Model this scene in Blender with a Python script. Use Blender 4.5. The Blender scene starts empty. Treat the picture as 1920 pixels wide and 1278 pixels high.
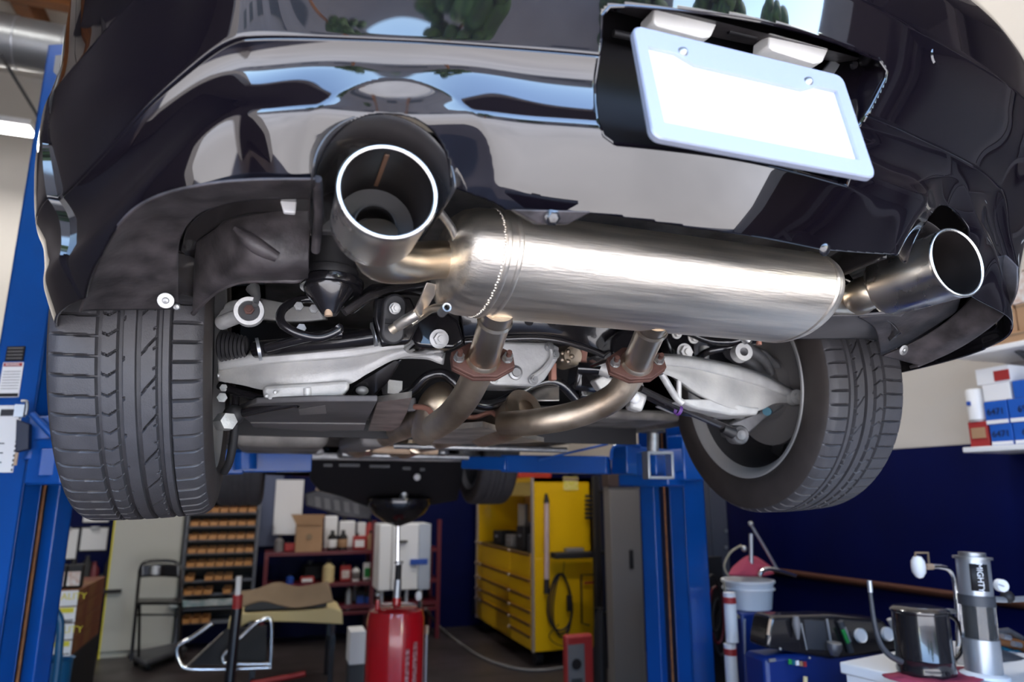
import bpy, bmesh, math, random
from mathutils import Vector, Matrix, noise
random.seed(4)
C = bpy.context.scene.collection
HZ = 1.5                      # eye height above the floor
F_, PIT, YAW = 1280.0, .2155, .331
def ray(px, py):
    x = (px-960)/F_; y = -(py-639)/F_
    cp, sp = math.cos(PIT), math.sin(PIT)
    f = cp-sp*y; u = sp+cp*y
    cy, sy = math.cos(YAW), math.sin(YAW)
    return Vector((cy*x+sy*f, -sy*x+cy*f, u))
def up(v): return Vector((v[0], v[1], v[2]+HZ))
def PY(px, py, y): d = ray(px, py); return up(d*(y/d.y))
def PX(px, py, x): d = ray(px, py); return up(d*(x/d.x))
def PZ(px, py, z): d = ray(px, py); return up(d*((z-HZ)/d.z))
def V(x, y, z): return Vector((x, y, z+HZ))      # heights counted from eye level
def A(x, y, z): return Vector((x, y, z))         # heights counted from the floor

# ---------------------------------------------------------------- materials
MT = {}
def mat(name, col, rough=.5, metal=0, coat=0, spec=.5, noise_amt=0, noise_scale=8, bump=0, bump_scale=60, emit=None, estr=0, trans=0, col2=None, stretch=None, sheen=0, rough2=None):
    m = bpy.data.materials.new(name); m.use_nodes = True
    nt = m.node_tree; b = nt.nodes['Principled BSDF']
    b.inputs['Base Color'].default_value = (*col, 1)
    b.inputs['Roughness'].default_value = rough
    b.inputs['Metallic'].default_value = metal
    b.inputs['Specular IOR Level'].default_value = spec
    b.inputs['Coat Weight'].default_value = coat
    b.inputs['Coat Roughness'].default_value = .02
    if trans: b.inputs['Transmission Weight'].default_value = trans
    if emit:
        b.inputs['Emission Color'].default_value = (*emit, 1); b.inputs['Emission Strength'].default_value = estr
    if noise_amt or bump or col2:
        tc = nt.nodes.new('ShaderNodeTexCoord'); mp = nt.nodes.new('ShaderNodeMapping')
        if stretch: mp.inputs['Scale'].default_value = stretch
        nt.links.new(tc.outputs['Object'], mp.inputs['Vector'])
        if noise_amt or col2:
            n = nt.nodes.new('ShaderNodeTexNoise'); n.inputs['Scale'].default_value = noise_scale; n.inputs['Detail'].default_value = 6
            nt.links.new(mp.outputs[0], n.inputs['Vector'])
            r = nt.nodes.new('ShaderNodeValToRGB')
            c2 = col2 or tuple(min(1, c*(1+noise_amt)) for c in col)
            c1 = col if col2 else tuple(c*(1-noise_amt) for c in col)
            r.color_ramp.elements[0].position = .35; r.color_ramp.elements[1].position = .68
            r.color_ramp.elements[0].color = (*c1, 1); r.color_ramp.elements[1].color = (*c2, 1)
            nt.links.new(n.outputs['Fac'], r.inputs['Fac']); nt.links.new(r.outputs['Color'], b.inputs['Base Color'])
            if rough2 is not None:
                mr = nt.nodes.new('ShaderNodeMapRange'); mr.inputs['From Min'].default_value = .35; mr.inputs['From Max'].default_value = .65
                mr.inputs['To Min'].default_value = rough; mr.inputs['To Max'].default_value = rough2
                nt.links.new(n.outputs['Fac'], mr.inputs['Value']); nt.links.new(mr.outputs[0], b.inputs['Roughness'])
        if bump:
            n2 = nt.nodes.new('ShaderNodeTexNoise'); n2.inputs['Scale'].default_value = bump_scale; n2.inputs['Detail'].default_value = 5
            nt.links.new(mp.outputs[0], n2.inputs['Vector'])
            bp = nt.nodes.new('ShaderNodeBump'); bp.inputs['Strength'].default_value = bump; bp.inputs['Distance'].default_value = .002
            nt.links.new(n2.outputs['Fac'], bp.inputs['Height']); nt.links.new(bp.outputs[0], b.inputs['Normal'])
    MT[name] = m
    return m
PAINT = mat('black_paint', (.004, .003, .005), .04, 0, 1, spec=.35)
PLAST = mat('dark_plastic', (.052, .045, .048), .5, noise_amt=.5, noise_scale=25, bump=.3, bump_scale=140)
PLASTG = mat('satin_plastic', (.03, .027, .028), .22, coat=.4)
STEEL = mat('brushed_steel', (.84, .77, .68), .40, 1, noise_amt=.12, noise_scale=5, bump=.25, bump_scale=30, stretch=(1, 12, 12), rough2=.5)
STEELP = mat('polished_steel', (.84, .80, .75), .22, 1, noise_amt=.08, noise_scale=14, rough2=.36)
STEELT = mat('tinted_steel', (.66, .52, .36), .30, 1, col2=(.84, .76, .64), noise_scale=9, bump=.1, rough2=.36)
STEELB = mat('browned_steel', (.38, .29, .21), .36, .95, col2=(.66, .56, .44), noise_scale=9, bump=.3, rough2=.5)
RUST = mat('rust', (.065, .026, .02), .7, .2, col2=(.13, .06, .045), noise_scale=30, bump=.5)
ALU = mat('cast_aluminium', (.44, .44, .44), .5, .35, col2=(.64, .63, .61), noise_scale=10, bump=.4, bump_scale=200)
ALUW = mat('pale_casting', (.50, .50, .50), .5, .3, col2=(.68, .68, .67), noise_scale=16, bump=.3, bump_scale=160)
ZINC = mat('zinc', (.40, .40, .40), .45, .9, noise_amt=.15, noise_scale=40)
BLKM = mat('black_metal', (.012, .011, .013), .2, coat=.6)
BLKR = mat('black_rubber', (.018, .017, .019), .55)
GREYU = mat('grey_undertray', (.10, .095, .10), .55, noise_amt=.3, noise_scale=6)
SHIELD = mat('heat_shield_foil', (.55, .52, .48), .4, .85, noise_amt=.3, noise_scale=14, bump=.6, bump_scale=24)
UNDER = mat('dirty_underbody', (.10, .09, .085), .6, .3, col2=(.30, .28, .26), noise_scale=9, bump=.5, bump_scale=30)
TYRE = mat('tyre_rubber', (.046, .044, .049), .55, noise_amt=.1, noise_scale=30, bump=.25, bump_scale=400)
TYRES = mat('tyre_sidewall', (.036, .029, .027), .6, noise_amt=.15, noise_scale=20)
RIM = mat('rim_alloy', (.16, .16, .17), .45, .8)
RIMB = mat('rim_lip', (.50, .50, .50), .45, .5)
LIFT = mat('blue_enamel', (.003, .07, .33), .30, coat=.3, noise_amt=.12, noise_scale=3)
SLOT = mat('slot_dark', (.004, .008, .03), .5)
WALLW = mat('wall_cream', (.62, .585, .54), .75, noise_amt=.04, noise_scale=1.2)
NAVY = mat('navy_paint', (.0004, .003, .050), .5, spec=.15, noise_amt=.15, noise_scale=2)
FLOORM = mat('oily_concrete', (.045, .036, .036), .5, noise_amt=.35, noise_scale=1.5, rough2=.3)
WHITE = mat('white_gloss', (.85, .86, .88), .35)
WHITEP = mat('white_paper', (.86, .86, .88), .7)
PLATEF = mat('plate_frame_metal', (.33, .36, .46), .45, .2)
LENS = mat('lamp_lens', (.95, .95, .93), .2, bump=.8, bump_scale=12, stretch=(14, 1, 1))
YEL = mat('yellow_enamel', (.80, .47, .004), .3, coat=.3)
BLACK = mat('flat_black', (.008, .007, .009), .6)
DGREY = mat('dark_grey', (.05, .052, .06), .45)
MGREY = mat('mid_grey', (.19, .18, .18), .5)
CHROME = mat('chrome', (.80, .80, .80), .08, 1)
RED = mat('red_enamel', (.55, .008, .014), .22, coat=.6)
REDD = mat('dull_red', (.38, .03, .03), .5)
MAROON = mat('maroon_enamel', (.13, .012, .022), .4)
CARD = mat('cardboard', (.42, .25, .14), .8, noise_amt=.08, noise_scale=5)
CARDD = mat('brown_card', (.27, .19, .12), .8, noise_amt=.1, noise_scale=5)
ORANGE = mat('amber_plastic', (.50, .23, .07), .45)
CREAM = mat('cream_board', (.78, .64, .33), .6)
BLUEB = mat('blue_card', (.01, .10, .48), .5)
MACH = mat('machine_blue', (.004, .022, .15), .35)
BROWNW = mat('timber_brown', (.24, .085, .022), .6, noise_amt=.3, noise_scale=3, stretch=(1, 8, 8))
COPPER = mat('copper_pipe_metal', (.10, .035, .02), .5, .4)
GREEN = mat('green_label', (.02, .30, .06), .5)
BLUEL = mat('blue_label', (.02, .08, .40), .5)
YELL = mat('yellow_label', (.75, .66, .05), .6)
SILVER = mat('silver_paint', (.45, .47, .50), .35, .7)
TAN = mat('tan_lip', (.5, .36, .25), .6)
CLEAR = mat('clear_tube', (.8, .8, .8), .05, trans=.95)

# ---------------------------------------------------------------- mesh builder
WL = {}
def org(o): return WL.get(o.name, Vector((0, 0, 0))) if o else Vector((0, 0, 0))
def tag(o, label=None, cat=None, group=None, kind=None):
    if label: o['label'] = label
    if cat: o['category'] = cat
    if group: o['group'] = group
    if kind: o['kind'] = kind
    return o
def thing(name, loc, label, cat, group=None):
    o = bpy.data.objects.new(name, None); C.objects.link(o); o.location = loc; o.empty_display_size = .05
    WL[o.name] = Vector(loc)
    return tag(o, label, cat, group)
def frame_of(n, hint=None):
    n = Vector(n).normalized()
    h = Vector(hint) if hint else (Vector((0, 0, 1)) if abs(n.z) < .9 else Vector((1, 0, 0)))
    x = h.cross(n).normalized(); y = n.cross(x).normalized()
    return x, y, n
def cr(pts, n):
    """Catmull-Rom through tuples of numbers, n points out"""
    pts = [tuple(p) for p in pts]; m = len(pts)-1; out = []
    for k in range(n):
        t = k/(n-1)*m; i = min(int(t), m-1); u = t-i
        p0 = pts[max(i-1, 0)]; p1 = pts[i]; p2 = pts[i+1]; p3 = pts[min(i+2, m)]
        out.append(tuple(.5*((2*b)+(-a+c)*u+(2*a-5*b+4*c-d)*u*u+(-a+3*b-3*c+d)*u**3) for a, b, c, d in zip(p0, p1, p2, p3)))
    return out
class M:
    def __init__(s): s.v = []; s.f = []
    def add(s, vs, fs):
        k = len(s.v); s.v += [Vector(v) for v in vs]; s.f += [tuple(i+k for i in f) for f in fs]; return s
    def box(s, c, size, rz=0, rx=0, ry=0):
        R = Matrix.Rotation(rz, 3, 'Z') @ Matrix.Rotation(ry, 3, 'Y') @ Matrix.Rotation(rx, 3, 'X')
        a, b, d = [q/2 for q in size]
        vs = [Vector(c)+R @ Vector((x*a, y*b, z*d)) for x in (-1, 1) for y in (-1, 1) for z in (-1, 1)]
        return s.add(vs, [(0, 1, 3, 2), (4, 6, 7, 5), (0, 4, 5, 1), (2, 3, 7, 6), (0, 2, 6, 4), (1, 5, 7, 3)])
    def obox(s, p, a, b, c):
        p, a, b, c = map(Vector, (p, a, b, c))
        vs = [p+a*i+b*j+c*k for i in (0, 1) for j in (0, 1) for k in (0, 1)]
        fs = [(0, 1, 3, 2), (4, 6, 7, 5), (0, 4, 5, 1), (2, 3, 7, 6), (0, 2, 6, 4), (1, 5, 7, 3)]
        if a.cross(b).dot(c) < 0: fs = [f[::-1] for f in fs]
        return s.add(vs, fs)
    def tube(s, pts, r, seg=20, caps=True, n=None, flat=1.0):
        pts = [Vector(p) for p in pts]
        if n: pts = [Vector(p) for p in cr(pts, n)]
        if not hasattr(r, '__len__'): r = [r]*len(pts)
        elif len(r) != len(pts): r = [x[0] for x in cr([(q,) for q in r], len(pts))]
        rings = []; prev = None
        for i, p in enumerate(pts):
            t = (pts[min(i+1, len(pts)-1)]-pts[max(i-1, 0)])
            if t.length < 1e-9: t = Vector((0, 0, 1))
            t.normalize()
            if prev is None: x, y, _ = frame_of(t)
            else:
                x = prev-t*prev.dot(t); x.normalize(); y = t.cross(x)
            prev = x
            rings.append([p+(x*math.cos(a)+y*flat*math.sin(a))*r[i] for a in [2*math.pi*k/seg for k in range(seg)]])
        return s.rings(rings, caps)
    def rings(s, rings, caps=True, closed=False):
        seg = len(rings[0]); vs = [v for R in rings for v in R]; fs = []
        nr = len(rings)
        for i in range(nr if closed else nr-1):
            j = (i+1) % nr
            for k in range(seg):
                l = (k+1) % seg
                fs.append((i*seg+k, i*seg+l, j*seg+l, j*seg+k))
        if caps and not closed:
            fs.append(tuple(range(seg))[::-1]); fs.append(tuple((nr-1)*seg+k for k in range(seg)))
        return s.add(vs, fs)
    def lathe(s, o, ax, prof, seg=32, caps=False, closed=False, sx=1, sy=1, hint=None):
        x, y, n = frame_of(ax, hint); o = Vector(o)
        rings = [[o+n*h+(x*sx*math.cos(2*math.pi*k/seg)+y*sy*math.sin(2*math.pi*k/seg))*max(r, 1e-5) for k in range(seg)] for r, h in prof]
        return s.rings(rings, caps, closed)
    def cyl(s, a, b, r, seg=24, r2=None): return s.tube([a, b], [r, r2 if r2 is not None else r], seg)
    def prism(s, poly, vec):
        vec = Vector(vec); n = len(poly); poly = [Vector(p) for p in poly]
        # newell normal
        nn = Vector((0, 0, 0))
        for i in range(n):
            a, b = poly[i], poly[(i+1) % n]; nn += Vector(((a.y-b.y)*(a.z+b.z), (a.z-b.z)*(a.x+b.x), (a.x-b.x)*(a.y+b.y)))
        if nn.dot(vec) > 0: poly = poly[::-1]
        vs = poly+[p+vec for p in poly]
        fs = [tuple(range(n)), tuple(range(2*n-1, n-1, -1))]+[(i, (i+n), ((i+1) % n)+n, (i+1) % n) for i in range(n)]
        return s.add(vs, fs)
    def grid(s, rows):
        nr, nc = len(rows), len(rows[0])
        return s.add([v for r in rows for v in r], [(i*nc+j, i*nc+j+1, (i+1)*nc+j+1, (i+1)*nc+j) for i in range(nr-1) for j in range(nc-1)])
    def patch(s, rows, nu=40, nv=None):
        """smooth surface through control rows of 3D points"""
        R = [cr(r, nu) for r in rows]; nv = nv or 8*len(rows)
        cols = [cr([R[i][j] for i in range(len(R))], nv) for j in range(nu)]
        return s.grid([[cols[j][i] for j in range(nu)] for i in range(nv)])
    def ball(s, c, r, sz=(1, 1, 1), seg=20):
        return s.lathe(c, (0, 0, 1), [(r*math.sin(math.pi*i/12)*sz[0], -r*math.cos(math.pi*i/12)*sz[2]) for i in range(13)], seg)
    def plate(s, c, n, outl, th, hint=None):
        x, y, z = frame_of(n, hint); c = Vector(c)
        return s.prism([c+x*a+y*b-z*th/2 for a, b in outl], z*th)
    def bolt(s, c, n, r, h=None, washer=0):
        h = h or r*.8; x, y, z = frame_of(n); c = Vector(c)
        if washer: s.cyl(c, c+z*h*.25, washer, 20); c = c+z*h*.25
        s.cyl(c, c+z*h, r, 6); s.cyl(c+z*h, c+z*(h*1.45), r*.5, 12)
        return s
    def build(s, name, m, parent=None, label=None, bevel=0, sharp=38, solid=0, sub=0, cat=None, group=None, kind=None, off=-1, bseg=2):
        if parent is not None: o0 = org(parent)
        else:
            xs = [v.x for v in s.v]; ys = [v.y for v in s.v]; zs = [v.z for v in s.v]
            o0 = Vector(((min(xs)+max(xs))/2, (min(ys)+max(ys))/2, min(zs)))
        me = bpy.data.meshes.new(name); me.from_pydata([v-o0 for v in s.v], [], s.f)
        me.materials.append(m); me.update()
        me.polygons.foreach_set('use_smooth', [True]*len(me.polygons))
        if sharp < 180: me.set_sharp_from_angle(angle=math.radians(sharp))
        o = bpy.data.objects.new(name, me); C.objects.link(o)
        if parent is not None: o.parent = parent; WL[o.name] = o0
        else: o.location = o0; WL[o.name] = o0
        if sub:
            q = o.modifiers.new('sub', 'SUBSURF'); q.levels = q.render_levels = sub
        if solid:
            q = o.modifiers.new('sol', 'SOLIDIFY'); q.thickness = solid; q.offset = off; q.use_quality_normals = True
        if bevel:
            q = o.modifiers.new('bev', 'BEVEL'); q.width = bevel; q.segments = bseg; q.limit_method = 'ANGLE'; q.angle_limit = math.radians(35)
            q.harden_normals = False
        return tag(o, label, cat, group, kind)
def struct(name, mb, m, **k): return mb.build(name, m, kind='structure', **k)
def text(body, loc, ax, ay, size, m, parent, name='lettering', ext=.0004):
    cu = bpy.data.curves.new(name, 'FONT'); cu.body = body; cu.size = size; cu.extrude = ext; cu.align_x = 'CENTER'; cu.align_y = 'CENTER'
    tmp = bpy.data.objects.new('tmp', cu); C.objects.link(tmp)
    me = bpy.data.meshes.new_from_object(tmp.evaluated_get(bpy.context.evaluated_depsgraph_get()))
    C.objects.unlink(tmp); bpy.data.objects.remove(tmp); bpy.data.curves.remove(cu)
    me.materials.clear(); me.materials.append(m)
    x = Vector(ax).normalized(); z = x.cross(Vector(ay)).normalized(); y = z.cross(x)
    R = Matrix((x, y, z)).transposed()
    p0 = org(parent); L = Vector(loc)-p0
    for v in me.vertices: v.co = R @ v.co + L
    o = bpy.data.objects.new(name, me); C.objects.link(o)
    if parent is not None: o.parent = parent
    return o
def ss(a, b, x):
    t = max(0, min(1, (x-a)/(b-a))); return t*t*(3-2*t)
def lerp(a, b, t): return a+(b-a)*t
# ---------------------------------------------------------------- setting
XW, XL, YB, YF, ZC = 3.5, -4.6, 8.0, -.95, 5.9
struct('floor', M().box((-.55, 3.5, -.05), (8.4, 9.1, .1)), FLOORM)
struct('wall_back', M().box((-.55, YB+.06, ZC/2), (8.4, .12, ZC)), WALLW)
struct('trim_1', M().box((-.55, YB-.012, .86), (8.1, .02, 1.72)), NAVY, label='navy painted lower band of the back wall')
struct('wall_right', M().box((XW+.06, 3.55, ZC/2), (.12, 9.1, ZC)), WALLW)
struct('trim_2', M().box((XW-.012, 3.55, .87), (.02, 8.9, 1.74)), NAVY, label='navy painted lower band of the right wall')
struct('wall_left', M().box((XL-.06, 3.55, ZC/2), (.12, 9.1, ZC)), mat('dark_wall', (.06, .055, .065), .7))
struct('ceiling', M().box((-.55, 3.5, ZC+.06), (8.4, 9.2, .12)), WALLW)
m = M(); X0, X1, ZH = -2.6, 2.5, 3.2
m.box(((XL+X0)/2, YF, ZC/2), (X0-XL, .2, ZC)); m.box(((XW+X1)/2, YF, ZC/2), (XW-X1, .2, ZC)); m.box(((X0+X1)/2, YF, (ZH+ZC)/2), (X1-X0, .2, ZC-ZH))
struct('wall_front', m, mat('front_wall_paint', (.20, .18, .17), .75))
# ceiling panel joint, beams, duct, light, cable
for y in (3.9, 5.4, 6.9): struct('trim_3', M().box((-.55, y, ZC-.012), (8.1, .02, .024)), MGREY)
struct('trim_4', M().box((-.55, 4.62, ZC-.14), (8.1, .09, .28)), BROWNW, bevel=.004, label='brown timber purlin under the ceiling')
struct('trim_5', M().box((-2.35, 4.0, ZC-.2), (.16, 3.6, .22)), BROWNW, bevel=.004, label='brown timber joist crossing above the duct')
struct('trim_6', M().box((-.55, 3.75, ZC-.10), (8.1, .07, .2)), MGREY)
q5 = PZ(90, 6, ZC-.3)
struct('trim_7', M().box((-.55, q5.y, ZC-.16), (8.1, .12, .32)), BROWNW, bevel=.004, label='brown timber beam at the top left of the ceiling')
q6 = PZ(52, 30, ZC-.2)
struct('trim_8', M().box((q6.x, q6.y+.1, ZC-.12), (.14, 1.0, .24)), BROWNW, bevel=.004)
def at_y(px, py, y): return PY(px, py, y)
p0 = PY(-160, 42, 4.9); p1 = PY(300, 130, 4.9)
dt = thing('air_duct', PY(60, 80, 4.9), 'round galvanized spiral duct hanging under the ceiling behind the blue post', 'duct')
yz = PY(40, 82, 4.9); dz = yz.z
a, b = Vector((-3.9, 4.9, dz)), Vector((.3, 4.9, dz))
rr = .17
M().tube([a, b], rr, 40).build('duct_pipe', mat('galvanized', (.36, .37, .38), .38, .8, noise_amt=.15, noise_scale=3), dt)
for i in range(15):
    x = a.x+.12+i*.28
    M().lathe((x, 4.9, dz), (1, .12, 0), [(rr, -.006), (rr+.006, -.003), (rr+.006, .003), (rr, .006)], 40).build('seam', SILVER, dt)
q = PY(8, 30, 4.9)
for x in (-2.25, .1):
    M().box((x, 4.9, (dz+rr+ZC)/2), (.03, .05, ZC-dz-rr)).build('hanger_strap', DGREY, dt)
lt = thing('ceiling_light', PY(20, 243, 6.7), 'long white fluorescent tube light glowing beside the blue post', 'ceiling light', 'fluorescent tube lights under the ceiling')
l = PY(20, 243, 6.7); xr = PY(60, 250, 6.7).x
LZ = l.z
EM = mat('tube_glow', (1, 1, 1), .5, emit=(1, .98, .94), estr=12)
M().box((xr-.75, 6.7, l.z+.06), (1.5, .16, .06)).build('housing', WHITE, lt, bevel=.005)
M().box((xr-.75, 6.7, l.z), (1.5, .12, .05)).build('tube', EM, lt, bevel=.015)
M().cyl((xr-.75, 6.7, l.z+.08), (xr-.75, 6.7, ZC), .01).build('hanger_rod', DGREY, lt)
for x, y in ((1.9, 4.8), (1.9, 2.2), (-2.6, 2.2)):
    t = thing('ceiling_light', (x, y, 5.2), 'long white fluorescent tube light high above the car', 'ceiling light', 'fluorescent tube lights under the ceiling')
    M().box((x, y, 5.26), (1.5, .16, .06)).build('housing', WHITE, t, bevel=.005)
    M().box((x, y, 5.2), (1.5, .12, .05)).build('tube', EM, t, bevel=.015)
    M().cyl((x, y, 5.28), (x, y, ZC), .01).build('hanger_rod', DGREY, t)
M().tube([PY(0, 100, 4.6), PY(65, 208, 5.2), PY(110, 300, 5.9)], .011, 8).build('hanging_cable', DGREY, label='thin dark cable slanting down from the duct behind the blue post', cat='cable')

# outside, seen in the paint
struct('ground_outside', M().box((0, -31.05, -.11), (120, 60, .1)), mat('driveway', (.50, .46, .42), .85, noise_amt=.1, noise_scale=.6))
bd = thing('building', (-15, -25, -.06), 'long taupe building across the yard with dark windows', 'building')
M().box((-15, -27, 3.95), (44, 4, 8.0)).build('wall', mat('taupe_render', (.30, .255, .24), .8, noise_amt=.1, noise_scale=.5), bd)
for i in range(9):
    M().box((-32+i*4.6, -24.98, 2.0), (2.2, .1, 1.5)).build('window', DGREY, bd)
LEAF = mat('leaf_green', (.035, .07, .012), .7, noise_amt=.6, noise_scale=3)
for i, (x, y, h, r) in enumerate(((-4.6, -20, 8.5, 1.9), (-10.4, -21, 8, 1.6), (3.6, -22, 6.2, 2.0), (9.5, -20, 7.5, 2.4), (19, -23, 8, 3))):
    t = thing('tree', (x, y, -.06), ['tall narrow green tree across the yard', 'slim green tree beside the tall narrow one', 'round green tree in front of the taupe building', 'broad green tree right of the round one', 'widest green tree at the far end of the yard'][i], 'tree', 'trees across the yard')
    M().tube([(x, y, -.06), (x+.1, y, 2.2), (x, y, h-r)], [.2, .15, .08], 10).build('trunk', BROWNW, t)
    m = M()
    for k in range(46):
        a = random.uniform(0, 6.28); z = random.uniform(-1, 1); q = random.random()**.5
        c = Vector((x+math.cos(a)*r*q*math.sqrt(1-z*z), y+math.sin(a)*r*q*math.sqrt(1-z*z), h-r+z*r*1.25))
        m.ball(c, r*random.uniform(.2, .36), seg=9)
    m.build('crown', LEAF, t)

t = thing('added_dark_racking', (3.15, .55, 0), 'tall dark racking added out of view by the right wall to darken the car paint reflections', 'racking')  # unseen rack, added so the right side of the car reflects dark
DK = mat('dark_racking', (.07, .06, .062), .6)
M().box((3.42, .25, 2.2), (.04, 1.9, 4.4)).build('back_panel', DK, t)
for yy in (-.68, .25, 1.18):
    M().box((3.0, yy, 2.2), (.06, .06, 4.4)).build('upright', DK, t); M().box((3.36, yy, 2.2), (.06, .06, 4.4)).build('upright', DK, t)
for z in (.4, 1.2, 2.0, 2.9, 3.8): M().box((3.2, .25, z), (.5, 1.9, .05)).build('shelf_board', DK, t)
# ---------------------------------------------------------------- the car
XC = .53
car = thing('car', (XC, 2.9, HZ-.055), 'glossy black coupe raised on the blue two-post lift, seen from behind and below', 'car')
def part(mb, name, m, parent=car, **k): return mb.build(name, m, parent, **k)
OA = [(-.385, 2.05), (-.385, 1.7), (-.38, 1.42), (-.365, 1.24), (-.335, 1.08), (-.27, .945), (-.175, .83), (-.07, .748), (.1, .695), (.25, .657), (.4, .63), (.53, .62),
      (.66, .63), (.81, .655), (.95, .695), (1.09, .74), (1.215, .795), (1.325, .865), (1.405, .96), (1.445, 1.12), (1.45, 1.42), (1.45, 1.7), (1.45, 2.05)]
OM = [(-.385, 2.05), (-.385, 1.7), (-.375, 1.42), (-.348, 1.22), (-.305, 1.05), (-.23, .92), (-.133, .81), (-.062, .737), (.1, .695), (.25, .657), (.4, .63), (.53, .62),
      (.66, .63), (.81, .65), (.96, .68), (1.12, .72), (1.25, .775), (1.37, .86), (1.44, .98), (1.46, 1.12), (1.46, 1.42), (1.46, 1.7), (1.46, 2.05)]
OB = [(-.36, 2.05), (-.36, 1.7), (-.375, 1.42), (-.355, 1.22), (-.305, 1.06), (-.225, .94), (-.12, .85), (-.03, .79), (.1, .755), (.25, .725), (.4, .705), (.53, .70),
      (.66, .705), (.80, .72), (.94, .75), (1.06, .78), (1.15, .82), (1.23, .88), (1.29, .98), (1.31, 1.12), (1.32, 1.42), (1.32, 1.7), (1.32, 2.05)]
NU = 960
CA, CB, CM = cr(OA, NU), cr(OB, NU), cr(OM, NU)
def normals(c):
    out = []
    for i in range(len(c)):
        a = Vector(c[max(i-1, 0)]); b = Vector(c[min(i+1, len(c)-1)]); t = (b-a).normalized(); out.append(Vector((-t.y, t.x)))
    return out                 # points into the body
NA = normals(CA)
TILT = [(.64, 14), (.51, 17), (.505, 18), (.503, 44), (.492, 34), (.482, 22), (.474, 11), (.462, 6), (.450, 1), (.438, -7), (.430, -6), (.424, 8), (.416, 26), (.40, 32), (.36, 33), (.33, 36), (.27, 40)]
def tilt(z):
    if z >= TILT[0][0]: return 14
    for (z1, a1), (z0, a0) in zip(TILT, TILT[1:]):
        if z >= z0: return lerp(a0, a1, (z-z0)/(z1-z0))
    return 40
ZT = [.64-.001*i for i in range(400)]; DT = [0]
for z in ZT[1:]: DT.append(DT[-1]+math.tan(math.radians(tilt(z+.0005)))*.001)
def prof(z):
    if z >= .64: return 0
    k = min((.64-z)/.001, len(ZT)-1.001); i = int(k); return lerp(DT[i], DT[i+1], k-i)
ARC = [(.100, .350), (1.0, .368)]       # centres of the tip cut-outs (x, z)
RI, RO = .078, .114
def shift(x): return .125*ss(.60, .82, abs(x-XC))
def bumper_pt(i, z):
    c = CA[i]; n = NA[i]; w = ss(.72, .97, z); w1 = ss(.44, .60, z); q = CM[i]
    x = lerp(lerp(c[0], q[0], w1), CB[i][0], w); y = lerp(lerp(c[1], q[1], w1), CB[i][1], w)
    side = ss(.30, .52, abs(x-XC)); front = ss(.95, 1.25, y)
    # crease falls towards the corners
    sh = shift(x)
    d = prof(z+sh)-prof(.52)
    d *= lerp(1, .45, front)
    if z > .52: d += 0
    # flares round the tips
    for k, (ax, az) in enumerate(ARC):
        rho = math.hypot(x-ax, z-az)
        if y < 1.1 and rho < .3:
            d -= .006*math.exp(-((rho-.125)/.045)**2)*ss(.30, .36, z)
            d += .25*max(0, RO-max(rho, RI-.01))
    # the licence plate shelf stays flat
    if y > 1.0: d -= .012*math.exp(-((z-.38)/.09)**2)
    return Vector((x+n.x*d, y+n.y*d, z+HZ))
def surf_hit(px, py, i0, i1, z0=.24, z1=.50):
    r = ray(px, py).normalized(); best = None
    def err(i, z):
        q = bumper_pt(i, z)-Vector((0, 0, HZ)); return (q-r*q.dot(r)).length
    c = min(((i, z0+(z1-z0)*k/24) for i in range(i0, i1, 6) for k in range(25)), key=lambda t: err(*t))
    for st in ((2, .003), (1, .001)):
        c = min(((max(0, min(NU-1, c[0]+a*st[0])), c[1]+b*st[1]) for a in range(-4, 5) for b in range(-4, 5)), key=lambda t: err(*t))
    return c
IM = NU//2
iL = min(range(IM), key=lambda i: CA[i][0]/CA[i][1]); iR = max(range(IM, NU), key=lambda i: CA[i][0]/CA[i][1])
ZB_T = []
for q in ((150, 586), (190, 480), (230, 412), (290, 371), (395, 347), (590, 336), (850, 352), (950, 393), (1110, 400), (1300, 428), (1540, 468), (1690, 484)):
    ZB_T.append(surf_hit(q[0], q[1], iL, iR))
ZB_T.sort(); ZB_T = [(0, .262), (max(0, min(iL, ZB_T[0][0]-10)), ZB_T[0][1]-.01)]+ZB_T+[(ZB_T[-1][0]+60, ZB_T[-1][1]), (iR+20, .30), (NU, .262)]
ZB_T.sort()
def zbot(i):
    for (a, za), (b, zb) in zip(ZB_T, ZB_T[1:]):
        if a <= i <= b: return lerp(za, zb, (i-a)/max(1, b-a))
    return .262
REC = [(.329, .66), (.336, .43), (.345, .413), (.36, .406), (.712, .406), (.716, .425), (.706, .455), (.734, .497), (.768, .560), (.762, .574), (.745, .580), (.66, .581), (.53, .572), (.44, .566), (.36, .563), (.340, .561)]
REC = [(.330, .548), (.336, .43), (.345, .413), (.36, .406), (.712, .406), (.716, .425), (.706, .455), (.734, .497), (.764, .556), (.765, .568), (.748, .577), (.66, .578), (.53, .571), (.44, .566), (.36, .562), (.338, .559)]
def sd_poly(x, z, P):
    d = 1e9; inside = False; n = len(P)
    for i in range(n):
        ax, az = P[i]; bx, bz = P[(i+1) % n]
        ex, ez = bx-ax, bz-az; t = max(0, min(1, ((x-ax)*ex+(z-az)*ez)/(ex*ex+ez*ez)))
        d = min(d, math.hypot(x-ax-ex*t, z-az-ez*t))
        if (az > z) != (bz > z) and x < ax+(z-az)*ex/ez: inside = not inside
    return -d if inside else d
WC = {'L': Vector((-.24, 1.548, .28)), 'R': Vector((1.30, 1.548, .28))}
def keep(p, lower, i):
    x, y, z = p.x, p.y, p.z-HZ
    g = z-zbot(i)
    if y < 1.1:
        for ax, az in ARC: g = min(g, math.hypot(x-ax, (z-az))-RI if z > az else abs(x-ax)-RI)
        if .2 < x < .9: g = min(g, sd_poly(x, z, REC))
    g = min(g, math.hypot(y-1.60, z-.28)-.345)
    return g
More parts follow.
